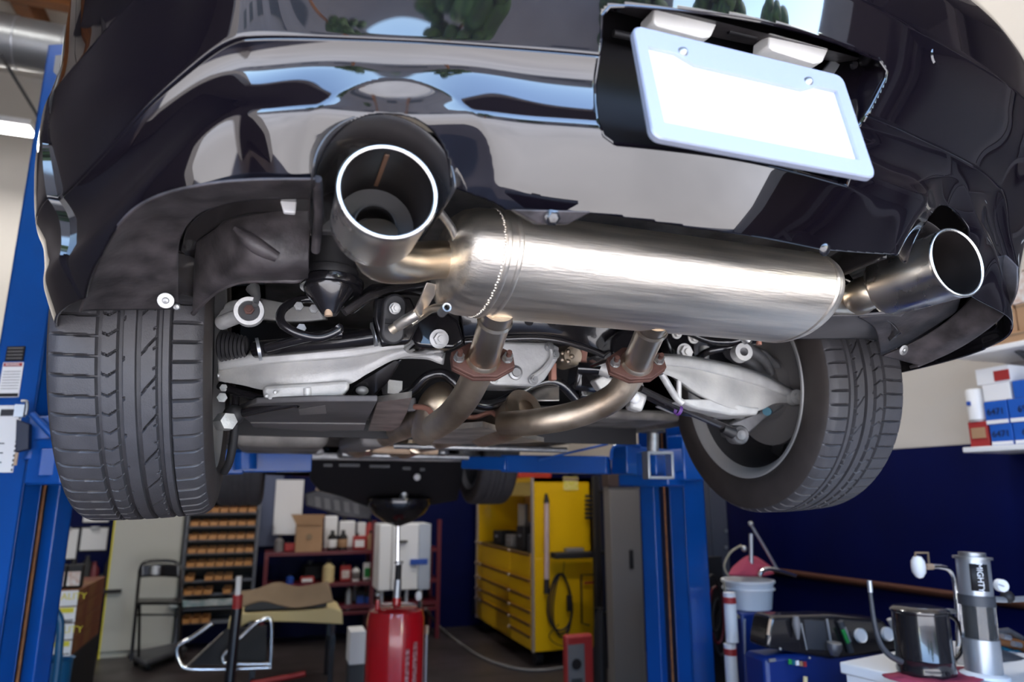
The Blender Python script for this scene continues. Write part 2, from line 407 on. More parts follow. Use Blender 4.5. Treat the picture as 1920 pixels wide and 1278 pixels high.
def cut_surface(nz, lower):
    def zz(i, k):
        b = ZSPLIT-shift(CA[i][0]); return b-(b-.25)*k/(nz-1) if lower else .97-(.97-b)*k/(nz-1)
    P = [[bumper_pt(i, zz(i, k)) for i in range(NU)] for k in range(nz)]
    G = [[keep(p, lower, i) for i, p in enumerate(r)] for r in P]
    moved = set()
    for i in range(nz):
        for j in range(NU):
            for di, dj in ((1, 0), (0, 1)):
                a, b = (i, j), (i+di, j+dj)
                if b[0] >= nz or b[1] >= NU: continue
                ga, gb = G[a[0]][a[1]], G[b[0]][b[1]]
                if ga*gb < 0:
                    t = ga/(ga-gb); pa, pb = P[a[0]][a[1]], P[b[0]][b[1]]; q = pa.lerp(pb, t)
                    k = a if t < .5 else b
                    if k not in moved:
                        moved.add(k); P[k[0]][k[1]] = q; G[k[0]][k[1]] = 0
    m = M(); idx = {}
    for i in range(nz-1):
        for j in range(NU-1):
            cs = [(i, j), (i+1, j), (i+1, j+1), (i, j+1)]
            gs = [G[a][b] for a, b in cs]
            if min(gs) >= 0 and max(gs) > 0: use = cs
            elif sum(g >= 0 for g in gs) == 3 and sum(g > 0 for g in gs) >= 1: use = [c for c, g in zip(cs, gs) if g >= 0]
            else: continue
            f = []
            for c in use:
                if c not in idx: idx[c] = len(m.v); m.v.append(P[c[0]][c[1]])
                f.append(idx[c])
            m.f.append(tuple(f))
    return m
ZSPLIT = .503
bump = part(cut_surface(125, True), 'rear_bumper', PAINT, solid=.004, sharp=60, off=-1)
shell = part(cut_surface(125, False), 'rear_body_panel', PAINT, solid=.003, sharp=60, off=-1)
# deck, sides and nose so the coupe is whole above and ahead of the frame
m = M(); top = [bumper_pt(i, .97) for i in range(0, NU, 20)]
deck = [[p.copy() for p in top], [Vector((lerp(p.x, XC, .12), lerp(p.y, 2.0, .2), HZ+1.0)) for p in top], [Vector((lerp(p.x, XC, .4), lerp(p.y, 2.0, .75), HZ+1.08)) for p in top]]
m.grid(deck); part(m, 'trunk_deck', PAINT, sharp=180)
for s, x in (('L', -.385), ('R', 2*XC+.385)):
    pts = [(2.05, .97), (2.05, .24), (3.86, .24)]
    pts += [(4.25-.38*math.cos(a), .26+.38*math.sin(a)) for a in [math.pi*k/12 for k in range(13)]]
    pts += [(4.64, .16), (5.0, .18), (5.12, .45), (4.9, .66), (4.0, .80), (3.3, .9)]
    m = M(); m.prism([V(x, y, z) for y, z in pts], (.02 if s == 'R' else -.02, 0, 0)); part(m, 'body_side', PAINT, bevel=.01)
part(M().patch([[V(-.36, 3.4, .95), V(XC, 3.3, 1.02), V(1.42, 3.4, .95)], [V(-.38, 4.3, .78), V(XC, 4.3, .90), V(1.44, 4.3, .78)], [V(-.34, 4.9, .66), V(XC, 5.05, .74), V(1.40, 4.9, .66)], [V(-.2, 5.08, .42), V(XC, 5.22, .44), V(1.26, 5.08, .42)]]), 'hood', PAINT, sharp=180, solid=.01)
part(M().patch([[V(-.27, 2.0, 1.0), V(XC, 1.9, 1.09), V(1.33, 2.0, 1.0)], [V(-.22, 2.4, 1.25), V(XC, 2.4, 1.3), V(1.28, 2.4, 1.25)], [V(-.24, 2.9, 1.24), V(XC, 2.9, 1.3), V(1.30, 2.9, 1.24)], [V(-.35, 3.45, .94), V(XC, 3.4, 1.0), V(1.41, 3.45, .94)]]), 'roof', PAINT, sharp=180, solid=.01)
# licence recess
rp = [V(x, .735, z) for x, z in [(.30, .70), (.31, .38), (.80, .38), (.80, .70)]]
m = M().prism(rp, (0, .01, 0)); part(m, 'plate_recess', BLACK)
m = M(); front = []; n = len(REC)
def on_surf(x, z):
    lo, hi = NU//4, 3*NU//4
    while hi-lo > 1:
        m_ = (lo+hi)//2
        if bumper_pt(m_, z).x < x: lo = m_
        else: hi = m_
    a, b = bumper_pt(lo, z), bumper_pt(hi, z); return a.lerp(b, (x-a.x)/max(1e-6, b.x-a.x))
r0 = []; r1 = []; r2 = []
dense = []
for i in range(n):
    a, b = REC[i], REC[(i+1) % n]; L = math.hypot(b[0]-a[0], b[1]-a[1]); k = max(1, int(L/.02))
    dense += [(lerp(a[0], b[0], j/k), lerp(a[1], b[1], j/k)) for j in range(k)]
for x, z in dense:
    p = on_surf(x, z); p.x = x; r0.append(p+Vector((0, .001, 0)))
    ix, iz = lerp(x, .545, .012), z+(.006 if z > .52 else .003)
    r1.append(Vector((ix, p.y+.004, iz+HZ))); r2.append(Vector((lerp(x, .545, .05), .735, (z+.105 if z > .52 else z+.02)+HZ)))
m.rings([r0, r1, r2], caps=False); part(m, 'recess_surround', PAINT, sharp=60)
part(M().tube(r0+[r0[0]], .0022, 8), 'recess_lip', PAINT)
hp = part(M().patch([[V(.335, .648, .590), V(.53, .645, .592), V(.77, .66, .605)], [V(.335, .70, .618), V(.53, .70, .615), V(.77, .70, .625)]], 20, 8), 'lamp_panel', PLAST, label='matt black panel carrying the two plate lamps')
part(M().tube([PY(1366, 58, .668), PY(1418, 70, .668)], .004, 10), 'recess_slot', BLACK, hp)
def lamp(c1, c2):
    L = part(M().prism([PY(c1[0], c1[1], .655), PY(c2[0], c2[1], .655), PY(c2[0]-12, c2[1]+26, .66), PY(c2[0]-28, c2[1]+28, .66), PY(c1[0]+8, c1[1]+34, .66), PY(c1[0]-2, c1[1]+26, .66)], (0, .035, .004)), 'plate_lamp', LENS, bevel=.0025, label='clear ribbed plate lamp lens')
lamp((1226, 14), (1346, 42)); lamp((1443, 60), (1555, 90))
for px, py in ((1158, 14), (1600, 122), (1617, 116)):
    part(M().lathe(PY(px, py, .66), (0, -1, -.5), [(.0, .004), (.005, .004), (.006, 0)], 14), 'panel_screw', BLKM)
part(M().obox(PY(1345, 92, .68), (.012, 0, 0), (0, .01, 0), (0, 0, -.018)), 'latch_clip', SILVER)
part(M().tube([PY(1150, 62, .70), PY(1200, 72, .70), PY(1250, 85, .71)], .005, 12), 'wire_conduit', BLKR)
part(M().prism([PY(1560, 110, .70), PY(1600, 135, .69), PY(1580, 160, .70), PY(1530, 150, .71)], (0, .01, 0)), 'recess_bracket', SILVER, bevel=.002)
# plate: built on its own measured plane
pc = V(.522, .612, .456); ux = Vector((1, 0, 0)); uy = Vector((0, .2, .98)).normalized(); un = ux.cross(uy)   # towards the rear
def pl(a, b, h=0): return pc+ux*a+uy*b+un*h
def rrect(w, h, r, n=5):
    o = []
    for cx, cy, a0 in ((w-r, h-r, 0), (-w+r, h-r, 90), (-w+r, -h+r, 180), (w-r, -h+r, 270)):
        o += [(cx+r*math.cos(math.radians(a0+90*k/n)), cy+r*math.sin(math.radians(a0+90*k/n))) for k in range(n+1)]
    return o
plt = part(M().prism([pl(a, b, 0) for a, b in rrect(.150, .075, .008)], -un*.002), 'licence_plate', WHITE, label='blank white licence plate')
W, H = .157, .083
inner = [(.137, .052), (.104, .052), (.088, .040), (-.088, .040), (-.104, .052), (-.140, .052), (-.137, -.058), (.137, -.058)]
outer = rrect(W, H, .012)
m = M(); no = len(outer)
# ring between inner and outer outlines sampled by angle
def hit(P, a):
    dx, dy = math.cos(a), math.sin(a); best = None
    for i in range(len(P)):
        x1, y1 = P[i]; x2, y2 = P[(i+1) % len(P)]; ex, ey = x2-x1, y2-y1; den = dx*ey-dy*ex
        if abs(den) < 1e-12: continue
        t = (x1*ey-y1*ex)/den; u = (x1*dy-y1*dx)/den
        if t > 0 and -1e-6 <= u <= 1+1e-6: best = t if best is None else max(best, t)
    return best*dx, best*dy
angs = sorted([math.atan2(y, x) for x, y in inner+outer]+[2*math.pi*k/90-math.pi for k in range(90)])
I = [hit(inner, a) for a in angs]; O_ = [hit(outer, a) for a in angs]
m.rings([[pl(x, y, -.004) for x, y in O_], [pl(x, y, .003) for x, y in O_], [pl(x*.99, y*.985, .005) for x, y in O_], [pl(x*1.01, y*1.015, .005) for x, y in I], [pl(x, y, .0035) for x, y in I], [pl(x, y, -.001) for x, y in I]], caps=False)
part(m, 'plate_frame', PLATEF, plt, sharp=30, label='brushed metal frame round the plate')
for a, b in ((-.093, .057), (.093, .057)):
    part(M().lathe(pl(a, b, .004), un, [(0, .006), (.003, .0055), (.0055, .003), (.007, 0)], 18), 'plate_screw', ZINC, plt)
p = None
sc = V(1.0, .80, .0)
# tow cap on the right quarter
best = min(((i, z) for i in range(int(NU*.55), int(NU*.8), 5) for z in [.55+.01*k for k in range(35)]), key=lambda t: (lambda q: (q-ray(1757, 100)*(q.dot(ray(1757, 100))/ray(1757, 100).length_squared)).length)(bumper_pt(t[0], t[1])-Vector((0, 0, HZ))))
P0 = bumper_pt(*best); nn = NA[best[0]]
part(M().lathe(P0+Vector((nn.x, nn.y, 0))*.002, (-nn.x, -nn.y, -.15), [(.017, -.002), (.017, .0), (.0145, .002), (.0135, -.0005), (.0, .002)], 24), 'parking_sensor', PAINT, label='round parking sensor set in the right quarter')

# ---------------------------------------------------------------- splash guards (matt plastic behind the bumper edge)
def PP(l): return [PY(*q) for q in l]
g = part(M().patch([PP([(592, 337, .765), (480, 338, .775), (385, 347, .79), (290, 372, .835), (232, 412, .885), (192, 478, .955), (150, 586, 1.10)]),
                    PP([(590, 352, .79), (480, 356, .80), (400, 368, .83), (320, 392, .89), (262, 440, .95), (222, 510, 1.02), (180, 582, 1.13)]),
                    PP([(588, 372, .83), (490, 372, .84), (420, 383, .87), (368, 405, .92), (338, 450, .98), (334, 520, 1.06), (335, 580, 1.17)])], 60, 24),
         'splash_guard', PLAST, solid=.003, label='scuffed matt black splash guard under the left bumper corner')
part(M().lathe(PY(311, 563, 1.10), (0, -1, -.4), [(0, .006), (.004, .005), (.005, .002), (.0115, .002), (.012, 0)], 20), 'push_clip', ZINC, g)
part(M().lathe(PY(331, 575, 1.12), (0, -1, -.4), [(0, .004), (.004, .003), (.006, 0)], 16), 'push_clip', ZINC, g)
part(M().patch([PP([(338, 470, 1.10), (352, 420, 1.03), (400, 384, .97), (480, 370, .93), (590, 368, .9)]),
                PP([(350, 480, 1.14), (372, 450, 1.09), (412, 415, 1.03), (480, 392, .99), (585, 385, .96)]),
                PP([(366, 510, 1.18), (390, 480, 1.14), (425, 440, 1.08), (490, 410, 1.04), (582, 400, 1.0)])], 40, 18), 'inner_liner', PLASTG, solid=.003, label='smooth glossy inner liner above the splash guard')
part(M().patch([PP([(331, 472, 1.12), (368, 480, 1.14)]), PP([(331, 500, 1.13), (368, 505, 1.15)]), PP([(331, 530, 1.14), (368, 540, 1.16)]), PP([(331, 552, 1.16), (366, 558, 1.18)])], 8, 18), 'liner_step', PLASTG, solid=.004, off=1)
part(M().patch([PP([(372, 452, 1.09), (404, 432, 1.05), (432, 414, 1.02), (500, 400, 1.0), (580, 385, .98)]),
                PP([(368, 500, 1.12), (420, 480, 1.05), (470, 455, .99), (530, 440, .985), (580, 430, .99)]),
                PP([(366, 545, 1.15), (410, 520, 1.08), (460, 505, 1.02), (520, 500, 1.0), (578, 485, 1.0)]),
                PP([(362, 585, 1.2), (400, 548, 1.14), (450, 526, 1.08), (520, 524, 1.05), (578, 518, 1.03)])], 44, 30), 'fender_liner', PLAST, solid=.004, label='moulded black fender liner with a raised rib')
part(M().tube(PP([(440, 428, .99), (478, 458, .985), (520, 482, .99)]), [.004, .012, .008], 12, n=12), 'liner_rib', PLAST)
part(M().tube(PP([(362, 588, 1.2), (400, 550, 1.14), (450, 528, 1.075), (520, 526, 1.045), (560, 525, 1.04), (577, 505, 1.02)]), .004, 10, n=40), 'liner_edge', PLAST)
part(M().prism(PP([(523, 366, .93), (558, 366, .93), (554, 399, .93), (532, 397, .93)]), (0, .01, 0)), 'foam_block', WHITEP, bevel=.002, label='small white foam block')
part(M().tube(PP([(594, 335, .78), (598, 400, .84), (592, 470, .90)]), .006, 10), 'bumper_stay', PLAST)
part(M().prism(PP([(598, 368, 1.0), (640, 370, 1.0), (640, 435, 1.0), (584, 432, 1.0)]), (0, .02, 0)), 'rear_panel', GREYU, bevel=.003)
# body-coloured dark cavity behind the tip cut-outs
for ax, az in ARC:
    R1 = [V(ax+RI*math.cos(a)*s, y, az+max(RI*math.sin(a)*s, 0) if math.sin(a) > -1e-6 else az+RI*math.sin(a)*.55) for s, y in ((1.0, .76),) for a in [math.pi*2*k/40 for k in range(40)]]
    arcp = []
    for s, y in ((1.03, .735 if ax < XC else .80), (1.03, .82), (.98, .9), (.85, 1.0)):
        arcp.append([V(ax+RI*s*math.cos(math.pi*k/30), y, az+RI*s*math.sin(math.pi*k/30)) for k in range(31)])
    part(M().grid(arcp), 'tip_cavity', PLASTG, solid=.002)
g = part(M().patch([PP([(1846, 470, .86), (1848, 520, .87), (1820, 560, .92), (1770, 605, .98), (1715, 640, 1.04), (1655, 668, 1.10)]),
                    PP([(1880, 475, .83), (1880, 530, .84), (1855, 575, .89), (1800, 622, .96), (1745, 655, 1.03), (1690, 676, 1.09)]),
                    PP([(1908, 500, .81), (1905, 545, .82), (1885, 588, .87), (1838, 628, .94), (1785, 660, 1.01), (1726, 686, 1.07)])], 46, 14), 'splash_guard', PLAST, solid=.004, label='scuffed matt black splash guard under the right bumper corner')
part(M().patch([PP([(1608, 592, 1.0), (1680, 582, .98), (1760, 566, .96), (1800, 556, .95)]), PP([(1640, 615, 1.06), (1690, 612, 1.04), (1745, 600, 1.02), (1790, 582, 1.0)]), PP([(1650, 664, 1.13), (1690, 645, 1.10), (1730, 622, 1.07), (1765, 600, 1.04)])], 30, 14), 'inner_guard', PLAST, g, solid=.003)
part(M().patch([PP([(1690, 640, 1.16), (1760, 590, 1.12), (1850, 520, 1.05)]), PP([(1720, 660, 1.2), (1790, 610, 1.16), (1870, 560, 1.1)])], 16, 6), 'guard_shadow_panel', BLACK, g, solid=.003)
part(M().lathe(PY(1694, 656, 1.05), (0, -1, -.5), [(0, .005), (.004, .004), (.005, .002), (.011, .001), (.011, 0)], 18), 'push_clip', ZINC, g)
part(M().prism(PP([(1720, 683, 1.08), (1745, 670, 1.06), (1752, 676, 1.06), (1722, 688, 1.08)]), (0, .02, 0)), 'guard_lip', PLAST, g)
part(M().patch([PP([(1440, 600, 1.05), (1500, 590, 1.02), (1580, 588, 1.0), (1640, 585, .98), (1700, 580, .96)]),
                PP([(1430, 615, 1.1), (1500, 608, 1.08), (1580, 605, 1.06), (1640, 600, 1.04), (1680, 600, 1.03)]),
                PP([(1425, 625, 1.16), (1500, 632, 1.16), (1560, 632, 1.16), (1625, 632, 1.15), (1660, 640, 1.14)])], 30, 16), 'liner_shelf', GREYU, solid=.004, label='grey folded shelf between muffler and right wheel')
part(M().prism(PP([(1503, 600, 1.055), (1525, 596, 1.05), (1520, 607, 1.06), (1500, 611, 1.065)]), (0, .004, 0)), 'shelf_slot', BLACK)
part(M().patch([PP([(1628, 595, 1.06), (1650, 610, 1.07), (1668, 640, 1.08)]), PP([(1640, 590, 1.0), (1670, 605, 1.02), (1690, 625, 1.05)])], 14, 8), 'liner_tab', PLASTG, solid=.003)
part(M().lathe(PY(1036, 408, .686), (0, -1, -.5), [(0, .004), (.006, .003), (.008, .001), (.010, 0)], 6), 'bumper_bolt', BLKM, bump)
part(M().prism(PP([(960, 392, .684), (1110, 396, .684), (1066, 420, .70), (1008, 420, .70)]), (0, .012, .004)), 'bumper_tab', PLAST, bump, bevel=.002)
part(M().lathe(PY(1547, 468, .69), (0, -1, -.5), [(0, .003), (.005, .002), (.008, .001), (.009, 0)], 14), 'bumper_bolt', BLKM, bump)

# ---------------------------------------------------------------- wheels
TR = .335
def tread_depth(th, s, outer_sign=-1):
    """groove depth at angle th and lateral s (outer side negative)"""
    dmax = .008
    g = [(-.040, .0034), (-.010, .0034), (.0165, .0034), (.047, .0034), (.064, .0012)]
    d = 0
    for c, w in g:
        q = abs(s-c)-w
        if q < .0008: d = max(d, min(1, (.0008-q)/.0012))
    N = 64; u = (th/(2*math.pi)*N) % 1.0; L = 2*math.pi*TR/N
    def line(v, w=.0015):
        q = abs(((v+.5) % 1.0)-.5)*L-w
        return max(0, min(1, (.0010-q)/.0014))
    if s < -.040: d = max(d, line(u-.15-(s+.04)*1.6)*ss(-.113, -.100, s))
    elif s < -.010:
        t = (s+.04)/.03
        v = u-.1+(.5*(t-.45) if t > .45 else -.30*(t-.45))*1.3
        d = max(d, line(v, .0009))
    elif s < .0165:
        if s < -.002: d = max(d, line((th/(2*math.pi)*N/2) % 1.0-.2+(s+.01)*12, .0007)*.9)
    elif s < .047:
        u2 = (th/(2*math.pi)*N/2) % 1.0; t = (s-.0165)/.0305
        q = abs(((u2-.1+t*.62+.5) % 1.0)-.5)*2*L-.0013
        d = max(d, max(0, min(1, (.0010-q)/.0014)))
        if t > .72: d = max(d, line(u-.1+t*.5, .0009)*.8)
    elif s > .064: d = max(d, line(u-.4+(s-.064)*.6)*(1-ss(.100, .113, s)))
    return d*dmax
def make_tyre_rows(detailed=True, hw=.1225, R=TR, rb=.236):
    lat = []
    n = 150 if detailed else 26
    for k in range(n+1): lat.append(-.112+.224*k/n)
    prof_ = []
    def crown(s):
        a = abs(s); return R-.0035*(a/.1)**2-(.010*max(0, (a-.092)/.02)**2)
    side = [(.117, R-.026), (.121, R-.045), (.1225, R-.062), (.1215, R-.078), (.117, rb+.012), (.109, rb+.003), (.104, rb-.002)]
    left = [(-s, r, 0) for s, r in side[::-1]]; right = [(s, r, 0) for s, r in side]
    return left+[(s, crown(s), 1) for s in lat]+right
def tyre_mesh(name, detailed):
    rows = make_tyre_rows(detailed); NA_ = 1152 if detailed else 72
    vs = []; 
    for k in range(NA_):
        th = 2*math.pi*k/NA_; c, s_ = math.cos(th), math.sin(th)
        for s, r, t in rows:
            rr_ = r-(tread_depth(th, s) if (t and detailed) else (.006 if t and any(abs(s-g) < .005 for g in (-.04, -.01, .0165, .047)) else 0))
            vs.append((s, rr_*c, rr_*s_))
    nr = len(rows); fs = []
    for k in range(NA_):
        l = (k+1) % NA_
        for i in range(nr-1): fs.append((k*nr+i, k*nr+i+1, l*nr+i+1, l*nr+i))
    me = bpy.data.meshes.new(name); me.from_pydata(vs, [], fs); me.materials.append(TYRE); me.materials.append(TYRES)
    mi = []
    for k in range(NA_):
        for i in range(nr-1): mi.append(0 if rows[i][2] and rows[i+1][2] else 1)
    me.polygons.foreach_set('material_index', mi)
    me.polygons.foreach_set('use_smooth', [True]*len(fs)); me.update()
    if detailed: me.set_sharp_from_angle(angle=math.radians(30))
    return me
TM, TMS = tyre_mesh('tyre', True), tyre_mesh('tyre_front', False)
def lathe_x(prof, m, name, seg=96):
    q = M().lathe((0, 0, 0), (1, 0, 0), prof, seg, closed=False)
    me = bpy.data.meshes.new(name); me.from_pydata(q.v, [], q.f); me.materials.append(m)
    me.polygons.foreach_set('use_smooth', [True]*len(me.polygons)); me.update(); me.set_sharp_from_angle(angle=math.radians(40)); return me
def wheel(c, camber, flip, rear=True, steer=0):
    w = bpy.data.objects.new('wheel', None); C.objects.link(w); w.parent = car
    w.location = V(*c)-org(car)
    w.rotation_euler = (0, -camber, (math.pi if flip else 0)+steer)
    if flip: w.rotation_euler = (0, camber, math.pi+steer)
    def add(name, me):
        o = bpy.data.objects.new(name, me); C.objects.link(o); o.parent = w; return o
    add('tyre', TM if rear else TMS)
    k = 1 if rear else .96
    # outer side is at negative x; rim barrel open to the inside (positive x)
    r0 = add('rim', RIMME)
    add('spokes', SPOKEME); add('rim_lip', LIPME); add('brake_disc', DISCME)
    return w
RIMME = lathe_x([(.060, -.085), (.20, -.082), (.222, -.092), (.236, -.104), (.240, -.108), (.232, -.110), (.20, -.100), (.2, -.095), (.212, -.07), (.213, .03), (.218, .075), (.226, .095), (.233, .100)], RIM, 'rim')
LIPME = lathe_x([(.220, .088), (.226, .094), (.232, .106), (.244, .112), (.240, .115), (.231, .112), (.224, .102), (.216, .088)], RIMB, 'rim_lip')
q = M()
for k in range(6):
    a = 2*math.pi*k/6; ca, sa = math.cos(a), math.sin(a)
    q.prism([Vector((-.10, ca*r-sa*t, sa*r+ca*t)) for r, t in ((.03, -.03), (.21, -.018), (.21, .018), (.03, .03))], (.03, 0, 0))
q.lathe((0, 0, 0), (1, 0, 0), [(.0, -.10), (.07, -.10), (.07, -.05), (0, -.05)], 32)
SPOKEME = bpy.data.meshes.new('spokes'); SPOKEME.from_pydata(q.v, [], q.f); SPOKEME.materials.append(RIM)
q = M().lathe((0, 0, 0), (1, 0, 0), [(.05, .0), (.158, .0), (.158, .018), (.09, .018), (.085, .05), (.03, .05)], 64)
DISCME = bpy.data.meshes.new('disc'); DISCME.from_pydata(q.v, [], q.f); DISCME.materials.append(MGREY)
DISCME.polygons.foreach_set('use_smooth', [True]*len(DISCME.polygons)); DISCME.set_sharp_from_angle(angle=math.radians(30))
# at rotation 0 the outer side is -x, which is right for the left wheels
wl = wheel((-.24, 1.548, .28), .053, False)
wr = wheel((1.30, 1.548, .28), .053, True)
tag(wl, 'rear left wheel with worn dusty tread'); tag(wr, 'rear right wheel turned to show its hollow inner rim')
wheel((-.165, 4.20, .25), 0, False, False); wheel((1.27, 4.20, .25), 0, True, False)
# ---------------------------------------------------------------- exhaust
def tubepx(l, r, seg=18, n=None): return M().tube(PP(l), r, seg, n=n)
MY, MZ, MA, MB_ = .955, .336, .125, .076
def ell(x, k=1, dz=0, seg=96): return [V(x, MY+MA*k*math.cos(a), MZ+dz+MB_*k*math.sin(a)*(1 if math.sin(a) > 0 else 1.0)) for a in [-2*math.pi*i/seg for i in range(seg)]]
muf = part(M().rings([ell(x, k) for x, k in ((.284, 1), (.845, 1))]), 'muffler', STEEL, label='brushed stainless muffler barrel', sharp=50)
part(M().rings([ell(x, k) for x, k in ((.212, .02), (.213, .3), (.216, .6), (.224, .82), (.236, .93), (.252, .985), (.272, 1.0), (.288, 1.004))], caps=False), 'end_cap', STEEL, muf, sharp=70)
part(M().rings([ell(x, k) for x, k in ((.842, 1.008), (.852, 1.012), (.862, .97), (.870, .9), (.880, .78), (.886, .5), (.888, .02))], caps=False), 'end_cap', STEEL, muf, sharp=70)
for x in (.283, .300, .846):
    part(M().rings([ell(x-.004, 1.0), ell(x-.0025, 1.018), ell(x+.0025, 1.018), ell(x+.004, 1.0)], caps=False), 'rolled_seam', STEEL, muf, sharp=80)
bead = M()
for i in range(120):
    a = -2*math.pi*i/120; bead.ball((.276+.0008*math.sin(i*2.1), MY+MA*1.0*math.cos(a), HZ+MZ+MB_*1.0*math.sin(a)), .0018, seg=7)
part(bead, 'weld_bead', STEEL, muf)
def tip(c, r, ln, nm):
    c = Vector(c)
    t = part(M().lathe(c, (0, 1, 0), [(r-.0045, .0015), (r-.0025, -.001), (r, .0), (r+.0012, .003), (r, .007), (r-.0005, .03), (r-.0015, ln-.01), (r-.004, ln), (r*.6, ln+.012)], 96), 'exhaust_tip', STEELP, muf, sharp=80, label=nm)
    part(M().lathe(c, (0, 1, 0), [(r-.0045, .0014), (r-.0055, .006), (r-.006, .03), (r-.007, ln-.008), (r*.47, ln-.002), (r*.44, ln+.03), (0, ln+.032)], 80), 'tip_liner', SOOT, muf, label='sooty inside wall of the exhaust tip')
    part(M().lathe(c+Vector((0, ln-.012, 0)), (0, 1, 0), [(r*.44, .01), (r*.445, 0), (r*.475, 0), (r*.48, .01)], 40), 'inner_pipe', BLKR, muf)
    return t
SOOT = mat('soot', (.014, .011, .011), .5, .3, noise_amt=.4, noise_scale=20)
cl = PY(728, 358, .71); cr_ = PY(1796, 491, .745)
tip(cl, .0558, .115, 'left polished exhaust tip'); tip(cr_, .0565, .135, 'right polished exhaust tip')
part(M().obox(cl+Vector((-.004, .01, .0475)), (.005, 0, 0), (-.001, (.085), 0), (0, 0, .001)), 'inside_seam', mat('seam_brown', (.12, .06, .035), .6), muf)
part(M().tube([cl+Vector((0, .10, -.012)), cl+Vector((.012, .135, -.03)), PY(765, 492, .88), PY(812, 487, .91), PY(868, 487, .93)], [.028, .031, .0285, .0275, .0275], 40, n=30), 'tip_pipe', STEELT, muf, sharp=80)
part(M().tube([PY(848, 487, .92), PY(856, 487, .925)], .0305, 40), 'weld_collar', STEEL, muf)
part(M().tube([cr_+Vector((0, .125, -.006)), cr_+Vector((-.03, .16, -.012)), PY(1610, 562, .95), PY(1560, 560, .96), PY(1485, 552, .96)], [.028, .031, .028, .028, .0275], 40, n=30), 'tip_pipe', STEELT, muf, sharp=80)
part(M().tube([PY(1493, 552, .955), PY(1484, 551, .955)], .032, 40), 'weld_collar', STEEL, muf)
part(tubepx([(818, 390, .83), (838, 415, .86), (852, 440, .88), (862, 478, .90)], .0062, 14, 14), 'hanger_rod', ZINC, muf, label='bent bright rod beside the left tip')
for q in ((866, 448, .885), (868, 460, .89), (862, 470, .895)): part(M().ball(PY(*q), .0045), 'weld_spatter', ZINC, muf)
part(M().prism(PP([(800, 528, .98), (818, 532, .98), (816, 552, .99), (797, 585, 1.02), (777, 600, 1.04), (768, 592, 1.04), (784, 570, 1.0)]), (0, .012, 0)), 'hanger_bracket', STEEL, muf, bevel=.003)
part(tubepx([(745, 611, 1.06), (762, 600, 1.04), (782, 588, 1.03)], .009, 18), 'hanger_sleeve', STEEL, muf)
part(tubepx([(733, 619, 1.065), (750, 608, 1.055)], .0075, 16), 'hanger_pin', STEELB, muf)
part(tubepx([(770, 606, 1.07), (790, 592, 1.06), (812, 578, .96), (838, 576, .87)], .006, 14, 16), 'hanger_rod', STEELT, muf)
part(M().lathe(PY(838, 576, .84), (0, 1, 0), [(.0042, .0), (.0058, -.0005), (.0062, .002), (.006, .03), (.0042, .03), (.0042, 0)], 24), 'drain_tube', ZINC, muf)
part(M().ball(PY(838, 576, .84)+Vector((0, .012, 0)), .004), 'drain_hole', BLACK, muf)
def exh(l1, l2, r, nm):
    p = part(M().tube(PP(l2), r, 36, n=40), 'exhaust_pipe', STEELB, label=nm, sharp=80)
    a, b = PY(*l1[0]), PY(*l1[1]); n = (a-b).normalized()
    part(M().tube([a+n*.03, a, a.lerp(b, .6), b], [.027, .026, .026, .0275], 36, n=12), 'inlet_pipe', STEELT, p, sharp=80)
    part(M().lathe(b+n*.013, n, [(.0265, -.012), (.031, -.009), (.030, -.005), (.027, .0)], 36), 'weld_collar', STEELT, p)
    part(M().lathe(a+n*.0, n, [(.0265, -.004), (.029, 0), (.027, .006)], 36), 'weld_collar', STEELT, p)
    oct_ = [(-.034, -.014), (-.034, .014), (-.012, .050), (.010, .054), (.024, .046), (.034, .016), (.034, -.016), (.024, -.046), (.010, -.054), (-.012, -.050)]
    oct_ = [(-.035, -.020), (-.035, .020), (-.014, .054), (.014, .054), (.035, .020), (.035, -.020), (.014, -.054), (-.014, -.054)]
    x, y, z = frame_of(n, (1, 0, 0))
    for h in (.0015, -.0075):
        part(M().plate(b+z*h, n, oct_, .0075, hint=(1, 0, 0)), 'pipe_flange', RUST, p, bevel=.0015, label='rusty red pipe flange')
    for s in (-1, 1):
        c = b+y*s*.042+z*.005
        f = part(M().bolt(c, z, .0088, .009, washer=.0095), 'flange_nut', ZINC, p)
        part(M().cyl(c, c+z*.022, .0045, 14), 'flange_stud', RUST, p)
        part(M().bolt(b+y*s*.042-z*.013, -z, .0085, .007), 'flange_nut', RUST, p)
    return p
exh([(928, 600, 1.0), (905, 676, 1.10)], [(905, 676, 1.10), (893, 705, 1.13), (872, 745, 1.18), (845, 778, 1.25), (815, 800, 1.35)], .0262, 'left exhaust pipe bending down and forward')
exh([(1222, 616, 1.0), (1193, 682, 1.10)], [(1193, 682, 1.10), (1180, 708, 1.125), (1150, 745, 1.16), (1085, 775, 1.21), (1010, 790, 1.26), (945, 795, 1.34)], .0262, 'right exhaust pipe sweeping left and forward')
for l, r in (([(795, 812, 1.6), (805, 785, 1.50), (818, 755, 1.46), (830, 735, 1.5)], [.030, .034, .036, .026]), ([(985, 770, 1.40), (962, 785, 1.46), (935, 798, 1.6), (905, 808, 1.8)], [.042, .044, .044, .042])):
    part(tubepx(l, r, 40, 20), 'resonator', STEELB, sharp=60)
part(M().lathe(PY(985, 767, 1.375), PY(985, 767, 1.375)-PY(960, 785, 1.42), [(.046, -.01), (.047, 0), (.03, .004), (.02, .005)], 40), 'resonator_end', STEELB)
part(M().patch([PP([(985, 715, 1.5), (1015, 712, 1.48), (1048, 722, 1.45)]), PP([(965, 750, 1.48), (1010, 752, 1.42), (1048, 752, 1.42)])], 20, 12), 'exhaust_shield', SHIELD, solid=.003)
